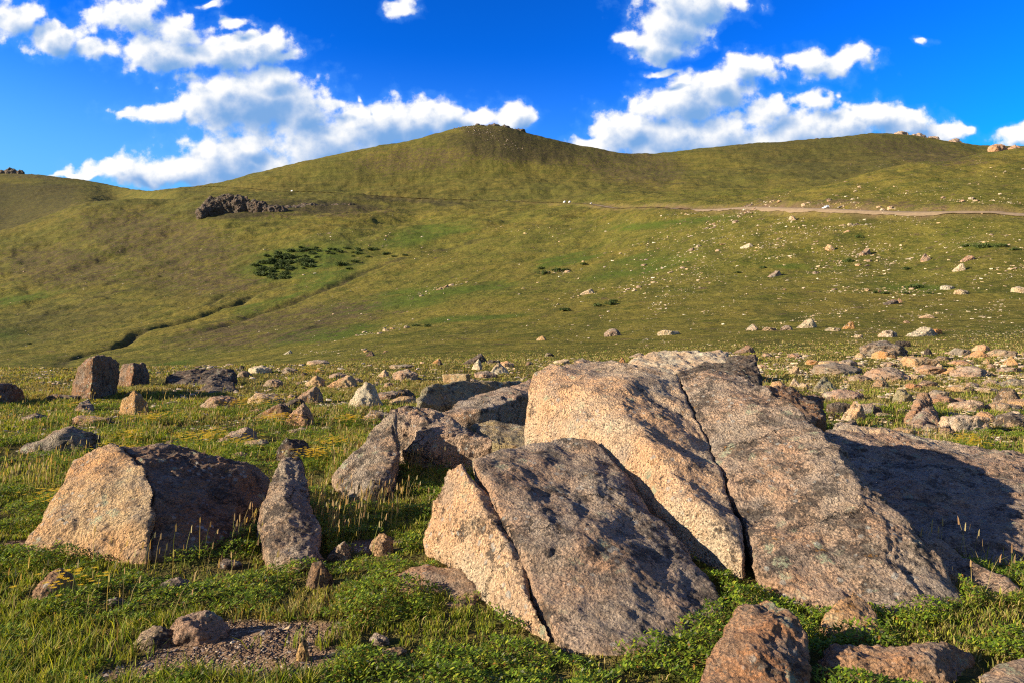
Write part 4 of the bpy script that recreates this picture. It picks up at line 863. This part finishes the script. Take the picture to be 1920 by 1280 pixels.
# ------------------------------------------------------------------ vehicles
M_white = plain('white_paint', (0.8, 0.8, 0.8), 0.3, var=.03); M_dkpaint = plain('dark_paint', (0.03, 0.035, 0.05), 0.3, var=.05); M_blue = plain('blue_paint', (0.05, 0.09, 0.25), 0.3, var=.05)
M_glass = plain('car_glass', (0.02, 0.025, 0.03), 0.08, var=.02); M_tyre = plain('tyre_rubber', (0.02, 0.02, 0.02), 0.9); M_rim = plain('wheel_rim', (0.5, 0.5, 0.52), 0.3, metal=.8, var=.03); M_lamp = plain('lamp_glass', (0.7, 0.68, 0.6), 0.1, var=.02)
def bm_obj(name, bm, mat, parent, bevel=0.0):
    if bevel: bmesh.ops.bevel(bm, geom=bm.edges[:], offset=bevel, segments=2, affect='EDGES')
    me = bpy.data.meshes.new(name); bm.to_mesh(me); bm.free(); return link(name, me, mat, parent)
def profile(pts, y0, y1, inset_top=None):
    bm = bmesh.new(); rows = []
    for y in (y0, y1): rows.append([bm.verts.new((p[0], y * (p[2] if len(p) > 2 else 1), p[1])) for p in pts])
    bm.faces.new(rows[0]); bm.faces.new(rows[1][::-1]); n = len(pts)
    for i in range(n): bm.faces.new((rows[0][(i+1) % n], rows[0][i], rows[1][i], rows[1][(i+1) % n]))
    bmesh.ops.recalc_face_normals(bm, faces=bm.faces); return bm
def wheel(x, y, parent):
    bm = bmesh.new(); bmesh.ops.create_cone(bm, cap_ends=True, segments=20, radius1=.34, radius2=.34, depth=.22); w = bm_obj('wheel', bm, M_tyre, parent, .03); w.location = (x, y, .34); w.rotation_euler = (R(90), 0, 0)
    bm = bmesh.new(); bmesh.ops.create_cone(bm, cap_ends=True, segments=16, radius1=.2, radius2=.2, depth=.25); bm_obj('rim', bm, M_rim, w)
def make_car(name, label, cat, paint, kind='suv', group='vehicles on the dirt road'):
    e = empty(name, (0, 0, 0)); tag(e, label, cat, group)
    if kind == 'suv':
        body = [(-2.2,.35),(2.25,.35),(2.3,.75),(2.1,.98),(1.15,1.08),(-2.2,1.12),(-2.28,.7)]; cab = [(-2.15,1.1),(1.1,1.07),(.45,1.68,.82),(-1.9,1.72,.82)]; win = [(-2.02,1.14),(.95,1.12),(.42,1.58,.86),(-1.85,1.62,.86)]
        roof = None
    else:
        body = [(-2.8,.4),(2.6,.4),(2.7,.9),(2.2,1.3),(-2.8,1.3)]; cab = [(-2.8,1.29),(2.2,1.29),(1.6,2.6,.9),(-2.75,2.65,.9)]; win = [(.7,1.4),(2.12,1.4),(1.62,2.2,.9),(.7,2.2,.9)]
    bo = bm_obj('body', profile(body, -.9, .9), paint, e, .05)
    bm_obj('cabin', profile(cab, -.86, .86), paint, e, .05)
    for s in (-1, 1):
        g = bm_obj('window', profile(win, s * .80 if kind == 'suv' else s * .8, s * .875), M_glass, e)
    if kind == 'suv':
        bm_obj('windscreen', profile([(1.06,1.12),(1.14,1.1),(.52,1.6,.9),(.46,1.58,.9)], -.74, .74), M_glass, e)
    for x in (-1.4, 1.45):
        for y in (-.82, .82): wheel(x, y, e)
    for y in (-.6, .6):
        bm = bmesh.new(); bmesh.ops.create_cube(bm, size=1); [setattr(v, 'co', Vector((v.co.x * .1, v.co.y * .35, v.co.z * .16))) for v in bm.verts]
        h = bm_obj('headlight', bm, M_lamp, e, .02); h.location = (2.26, y, .78 if kind == 'suv' else .95)
    return e
def on_road(e, Y, side=0.0):
    k = int(np.argmin(np.abs(road_d[:, 1] - Y))); x, y = road_d[k]; d = road_d[min(k + 1, 399)] - road_d[k]; a = math.atan2(d[1], d[0])
    e.location = (x - math.sin(a) * side, y + math.cos(a) * side, road_z[k] + 0.06); e.rotation_euler = (0, 0, a)
on_road(make_car('car', 'white car driving on the dirt road, the nearest and largest of the vehicles', 'car', M_white), 400)
on_road(make_car('van', 'left one of two white vans close together on the dirt road below the central summit', 'van', M_white, 'van'), 1062)
on_road(make_car('van', 'right one of two white vans close together on the dirt road below the central summit', 'van', M_white, 'van'), 1046)
on_road(make_car('car', 'small blue and white car just right of the two white vans', 'car', M_white), 950)
on_road(make_car('car', 'tiny dark car on the dirt road left of the two white vans', 'car', M_dkpaint), 1200)
on_road(make_car('van', 'tiny white van high on the hillside above the dark rocky crag', 'van', M_white, 'van'), 1500)

# ------------------------------------------------------------------ krummholz shrubs
def shrub_mesh(seed):
    r = np.random.default_rng(seed); V, F, Cc = [], [], []; off = 0; N = 900
    cl_ = [(r.uniform(-.8, .8), r.uniform(-.7, .7), r.uniform(.1, .5), r.uniform(.2, .45)) for _ in range(11)]
    for _ in range(N):
        c = cl_[r.integers(11)]; v = r.normal(size=3); v /= np.linalg.norm(v); p = np.array([c[0], c[1], max(.02, c[2])]) + v * c[3] * r.uniform(.6, 1.05) * np.array([1, 1, .8])
        if p[2] < 0: p[2] = -p[2] * .3
        a = r.normal(size=3); a /= np.linalg.norm(a); b = np.cross(a, r.normal(size=3)); b /= np.linalg.norm(b); s = r.uniform(.05, .12)
        V += [p - a * s, p + b * s * .6, p + a * s, p - b * s * .6]; F.append((off, off + 1, off + 2, off + 3)); off += 4
        k = r.uniform(.5, 1.9); Cc += [(0.055 * k, 0.080 * k, 0.020 * k, 1)] * 4
    me = mesh_np('foliage', np.array(V), np.array(F), np.full(len(F), 4), smooth=False, cols=np.array(Cc)); me.materials.append(M_shrub); return me
shr = [shrub_mesh(s) for s in range(5)]
bm = bmesh.new()
for a in range(5):
    an = a * 1.25; b2 = bmesh.ops.create_cone(bm, cap_ends=True, segments=6, radius1=.035, radius2=.012, depth=.8)
    for v in b2['verts']: v.co = Vector((v.co.x + math.cos(an) * (v.co.z + .4) * .7, v.co.y + math.sin(an) * (v.co.z + .4) * .7, (v.co.z + .4) * .45))
stem_me = bpy.data.meshes.new('stem'); bm.to_mesh(stem_me); bm.free(); stem_me.materials.append(plain('bark', (0.09, 0.06, 0.04), .95))
SH = []
rs = np.random.default_rng(21)
for _ in range(78):
    a = rs.uniform(0, 6.28); q = math.sqrt(rs.uniform()); SH.append((540 + q * 62 * math.cos(a), 496 + q * 28 * math.sin(a) - (q * 62 * math.cos(a)) * .15, rs.uniform(8, 20), 'dark low spruce shrub among many in the dense thicket on the left hillside', 'low spruce shrubs of the hillside thicket'))
for _ in range(20):
    SH.append((rs.uniform(590, 680), rs.uniform(464, 482), rs.uniform(7, 13), 'dark low spruce shrub among several strung out above the dense thicket', 'low spruce shrubs strung out above the thicket'))
for p in [(640,499,18),(665,492,14),(700,470,16),(725,478,14),(740,482,10),(760,480,12),(690,483,10),(655,505,12)]: SH.append((*p, 'low dark shrub in a broken row right of the dense thicket', 'low shrubs in the row right of the thicket'))
for p in [(1020,515,18),(1045,510,16),(1060,508,14),(1015,505,12),(1095,497,12)]: SH.append((*p, 'low green shrub in the hollow on the middle slope', 'low shrubs in the hollow of the middle slope'))
for p in [(780,612,14),(803,613,16),(1060,583,20),(1120,575,14),(1145,572,16),(1150,566,14)]: SH.append((*p, 'small dark shrub on the lower middle slope', 'small shrubs of the lower middle slope'))
for p in [(1840,465,24),(1875,463,18),(1905,470,16),(1810,463,12),(1715,541,22),(1700,505,12),(1590,492,16),(1610,446,12),(1660,551,14),(1695,551,12),(1740,551,12),(1640,550,10),(1430,504,12),(1385,512,12)]: SH.append((*p, 'low juniper shrub lying among the stones of the right slope', 'low junipers among the stones of the right slope'))
for p in [(55,645,8),(122,694,12),(60,690,10)]: SH.append((*p, 'little dark bush by the gully low on the left hillside', 'little bushes by the left gully'))
for (px, py, w, lab, grp) in SH:
    x, Y = hit(px, py); s = w / 1280 * Y / 1.6; e = empty('spruce_shrub' if 'spruce' in lab else 'shrub', (x, Y, H1(x, Y) - .05 * s)); e.scale = (s, s, s * rs.uniform(.7, 1.2)); e.rotation_euler = (0, 0, rs.uniform(0, 6.28)); tag(e, lab, 'shrub', grp)
    f = bpy.data.objects.new('foliage', shr[rs.integers(5)]); C.objects.link(f); f.parent = e
    f = bpy.data.objects.new('stem', stem_me); C.objects.link(f); f.parent = e

# ------------------------------------------------------------------ grass and herbs
def sample_xy(n, y0, y1, power, seed, umax=1.12):
    r = np.random.default_rng(seed); u = r.uniform(0, 1, n)
    if abs(power + 1) < 1e-6: y = y0 * (y1 / y0) ** u
    else: k = power + 1; y = (y0**k + u * (y1**k - y0**k)) ** (1 / k)
    x = r.uniform(-umax, umax, n) * y
    k = r.uniform(size=n) > sstep(.85, umax, np.abs(x / y)) * .8; return x[k], y[k]
def blades(name, x, y, z, h, w, lean, az, col, tipcol, label, curl=0.5, kind='stuff', mat=None):
    n = len(x); lx, ly = np.cos(az) * lean * h, np.sin(az) * lean * h
    pa = np.random.default_rng(n).uniform(0, 6.28, n); sx, sy = np.cos(pa) * w / 2, np.sin(pa) * w / 2
    V = np.empty((n, 5, 3), np.float32)
    hz = h * np.sqrt(np.clip(1 - lean**2 * .7, .15, 1))
    V[:, 0] = np.stack([x - sx, y - sy, z - .01], 1); V[:, 1] = np.stack([x + sx, y + sy, z - .01], 1)
    mx, my = x + lx * (0.5 - .25 * curl), y + ly * (0.5 - .25 * curl)
    V[:, 2] = np.stack([mx + sx * .85, my + sy * .85, z + hz * .6], 1); V[:, 3] = np.stack([mx - sx * .85, my - sy * .85, z + hz * .6], 1)
    V[:, 4] = np.stack([x + lx, y + ly, z + hz], 1)
    b = np.arange(n)[:, None] * 5; F = np.concatenate([b + np.array([[0, 1, 2, 3]]), b + np.array([[3, 2, 4]])], 1)
    cols = np.ones((n, 5, 4), np.float32); cols[:, :2, :3] = col[:, None]; cols[:, 2:4, :3] = (col * .5 + tipcol * .5)[:, None]; cols[:, 4, :3] = tipcol
    me = mesh_np(name, V.reshape(-1, 3), F.ravel(), np.tile([4, 3], n), smooth=False, cols=cols.reshape(-1, 4))
    return tag(link(name, me, mat or M_leaf), label, None, None, kind)
def keep(x, y, soilcut=True):
    m = ~in_foot(x, y)
    if soilcut: m &= np.random.default_rng(len(x)).uniform(size=len(x)) > soil_mask(x, y) * 1.02
    return m
def mixc(r, n, cols, p):
    c = np.array(cols)[r.choice(len(cols), n, p=p)]; return c * r.uniform(.75, 1.25, (n, 1))
def grass_layer(seed, n, y0, y1, power, hbase, wbase, name, label):
    x, y = sample_xy(n, y0, y1, power, seed); n = len(x); r = np.random.default_rng(seed + 1)
    # gather blades into tufts
    ts = 0.10 + 0.012 * y; gx = np.round(x / ts + pn(xy3(x, y, 1.3, 2)) * .3) * ts; gy = np.round(y / ts) * ts
    hx = (np.sin(gx * 127.1 + gy * 311.7) * 43758.5) % 1; hy = (np.sin(gx * 269.5 + gy * 183.3) * 43758.5) % 1
    gx = gx + (hx - .5) * ts; gy = gy + (hy - .5) * ts; q = r.uniform(.15, .95, n)
    x = x * (1 - q) + gx * q; y = y * (1 - q) + gy * q
    m = keep(x, y); x, y, hx, hy, gx, gy = x[m], y[m], hx[m], hy[m], gx[m], gy[m]; n = len(x)
    pat = fbm(xy3(x, y, 0.55, 3.3), 3); tall = sstep(-.1, .45, fbm(xy3(x, y, .35, 7.7), 2) + .25 * sstep(5.5, 9, y))
    m = r.uniform(size=n) < (.12 + .88 * sstep(-.25, .15, pat)) * (1 - .9 * sstep(45, 105, y)); x, y, hx, hy, gx, gy, pat, tall = [a[m] for a in (x, y, hx, hy, gx, gy, pat, tall)]; n = len(x)
    h = hbase * (0.55 + 1.1 * tall) * (.6 + .8 * hx) * r.uniform(.6, 1.3, n); w = wbase * (1 + y * 0.10) * r.uniform(.7, 1.4, n)
    az = np.arctan2(y - gy, x - gx) + r.normal(size=n) * .5; wind = r.uniform(size=n) < .35; az = np.where(wind, r.normal(size=n) * .6 + .2, az)
    lean = np.clip(r.uniform(.1, .9, n), 0, .95)
    green = mixc(r, n, [(.13, .185, .014), (.21, .245, .018), (.075, .125, .012), (.30, .295, .03), (.36, .31, .09)], [.27, .28, .17, .18, .10])
    dry = mixc(r, n, [(.32, .25, .10), (.20, .17, .05), (.13, .13, .03), (.24, .15, .06)], [.3, .3, .25, .15])
    f = np.clip(.10 + .45 * sstep(12, 28, y) + .55 * sstep(0, .5, fbm(xy3(x, y, .5, 11.1), 2) + .28 * sstep(7, 14, y)) + .25 * (hy > .75), 0, 1); k = (r.uniform(size=n) < f)[:, None]
    col = np.where(k, dry, green); tip = np.where(r.uniform(size=n)[:, None] < .25, col * .5 + np.array([.30, .24, .09]) * .5, col * 1.15)
    blades(name, x, y, H(x, y), h, w, lean, az, col, tip, label)
grass_layer(101, 400000, 2.0, 9, 0.1, .062, .0040, 'grass', 'short green and straw coloured grass between the foreground boulders')
grass_layer(102, 460000, 8.5, 26, -.1, .062, .0065, 'grass', 'longer green and dry grass of the near meadow')
grass_layer(103, 300000, 26, 110, -1.0, .07, .011, 'grass', 'thin yellow green grass of the far meadow')
def herb_layer():
    r = np.random.default_rng(55); n = 1000000; x, y = sample_xy(n, 2.2, 17, -.15, 56)
    cush = fbm(xy3(x, y, 1.5, 21.1), 3); m = keep(x, y) & (cush > -.30 + .02 * y); x, y, cush = x[m], y[m], cush[m]; n = len(x)
    cell = np.clip(pn(xy3(x, y, 6.5, 2.2)) + .4, 0, 1); top = .012 + .09 * np.clip(cush + .2, 0, .8) + .055 * cell
    z = H(x, y) + top * r.uniform(.35, 1.0, n) ** .5
    a = r.uniform(0, 6.28, n); tl = r.uniform(.05, .8, n); s = r.uniform(.006, .013, n) * (1 + .05 * y)
    d = np.stack([np.cos(a) * np.cos(tl), np.sin(a) * np.cos(tl), np.sin(tl)], 1); sd = np.stack([-np.sin(a), np.cos(a), r.uniform(-.4, .4, n)], 1); p = np.stack([x, y, z], 1)
    s = s[:, None]; V = np.stack([p, p + d * s + sd * s * .45, p + d * s * 2, p + d * s - sd * s * .45], 1).reshape(-1, 3)
    col = mixc(r, n, [(.13, .21, .014), (.21, .28, .018), (.075, .13, .013), (.31, .33, .028), (.20, .21, .11), (.32, .15, .03)], [.3, .27, .22, .13, .06, .02])
    cols = np.ones((n, 4, 4), np.float32); cols[:, :, :3] = col[:, None]
    F = np.arange(n * 4).reshape(-1, 4); me = mesh_np('leafy_ground_cover', V, F, np.full(n, 4), smooth=False, cols=cols.reshape(-1, 4))
    tag(link('leafy_ground_cover', me, M_leaf), 'small leaved green cushion plants covering the foreground ground', None, None, 'stuff')
herb_layer()
def stalk_layer():
    r = np.random.default_rng(77); xs, ys = [], []
    spots = [((550,960),.35,150),((580,985),.3,120),((720,880),.5,260),((700,950),.35,120),((470,1000),.25,60),((200,800),2.2,260),((560,800),2.5,300),((640,780),2.5,200),((1700,900),.8,10),((1400,760),1.2,160),((930,760),1.0,120),((250,960),.3,0),((300,1060),.9,80),((760,870),.5,160),((1640,845),.9,200),((60,900),.7,120),((620,1000),.4,120),((1380,730),1.5,120)]
    for (p, rad, n) in spots:
        Y = 2048 / (p[1] - 640); cx = (p[0] - 960) / 1280 * Y; xs.append(cx + r.normal(size=n) * rad * .6); ys.append(Y + r.normal(size=n) * rad * .6)
    x2, y2 = sample_xy(9000, 4, 42, -.3, 78); k = fbm(xy3(x2, y2, .4, 7.7), 2) > -.05; xs.append(x2[k]); ys.append(y2[k])
    x = np.concatenate(xs); y = np.concatenate(ys); m = keep(x, y) & (y > 3.6); x, y = x[m], y[m]; n = len(x); z = H(x, y)
    h = r.uniform(.16, .34, n); az = r.normal(size=n) * .8 + .3; lean = r.uniform(.05, .45, n); w = .0022 * (1 + y * .14)
    col = mixc(r, n, [(.22, .24, .05), (.38, .28, .11), (.30, .24, .10)], [.4, .3, .3]); blades('grass_stem', x, y, z, h, w, lean, az, col, col, 'tall thin grass stems standing above the turf', .2)
    tx, ty, tz = x + np.cos(az) * lean * h * .93, y + np.sin(az) * lean * h * .93, z + h * np.sqrt(1 - lean**2 * .7) * .93
    hd = mixc(r, n, [(.42, .28, .13), (.33, .19, .09), (.40, .33, .16)], [.4, .3, .3])
    ro = blades('grass_seed_head', tx, ty, tz - .02, r.uniform(.03, .06, n), .007 * (1 + y * .09), lean * .8, az, hd, hd, 'brown seed heads on the tall grass stems')
stalk_layer()
# yellow flower clumps
M_flower = leaf_mat('petals', .2)
FL = [(175,770),(150,772),(180,795),(285,795),(290,797),(390,826),(365,832),(380,836),(400,828),(512,792),(520,796),(590,865),(583,870),(624,842),(515,760),(445,765),(100,955),(95,1118),(130,1122),(830,862),(980,770),(970,772),(590,700),(450,845),(585,700),(1580,795),(1530,812),(1835,850),(1810,838),(560,790),(230,860),(490,775),(650,798),(240,830),(345,835),(1850,1100)]
def flower_mesh(seed):
    r = np.random.default_rng(seed); V, F, Cc = [], [], []; off = 0
    for _ in range(16):
        p = np.array([r.normal() * .07, r.normal() * .05, r.uniform(.08, .17)]); b = np.array([p[0] * .5, p[1] * .5, -.02])
        V += [b + [.002, 0, 0], b - [.002, 0, 0], p]; F.append([off, off + 1, off + 2]); off += 3; Cc += [(.08, .14, .02, 1)] * 3
        for q in range(8):
            a = q * .785; c = np.array([math.cos(a), math.sin(a), .15]) * .013; c2 = np.array([math.cos(a + .5), math.sin(a + .5), .15]) * .013
            V += [p, p + c, p + c2]; F.append([off, off + 1, off + 2]); off += 3; Cc += [(.75, .48, .01, 1)] * 3
    me = mesh_np('wildflower', np.array(V), np.array(F), np.full(len(F), 3), smooth=False, cols=np.array(Cc)); me.materials.append(M_flower); return me
fm = [flower_mesh(s) for s in range(4)]
for i, (px, py) in enumerate(FL):
    for k in range(5):
        x, Y = hit(px + rs.normal() * 10, py + rs.normal() * 3); s = max(1.0, Y / 8) * rs.uniform(.8, 1.2)
        if in_foot(np.array([x]), np.array([Y]))[0]: continue
        o = bpy.data.objects.new('yellow_wildflower', fm[rs.integers(4)]); C.objects.link(o); o.location = (x, Y, H1(x, Y)); o.scale = (s * 1.6, s * 1.3, 1.1 + .1 * s); o.rotation_euler = (0, 0, rs.uniform(0, 6.28))
        tag(o, 'clump of small yellow flowers in the grass', 'wildflower', 'clumps of yellow wildflowers')
print('objects', len(bpy.data.objects))
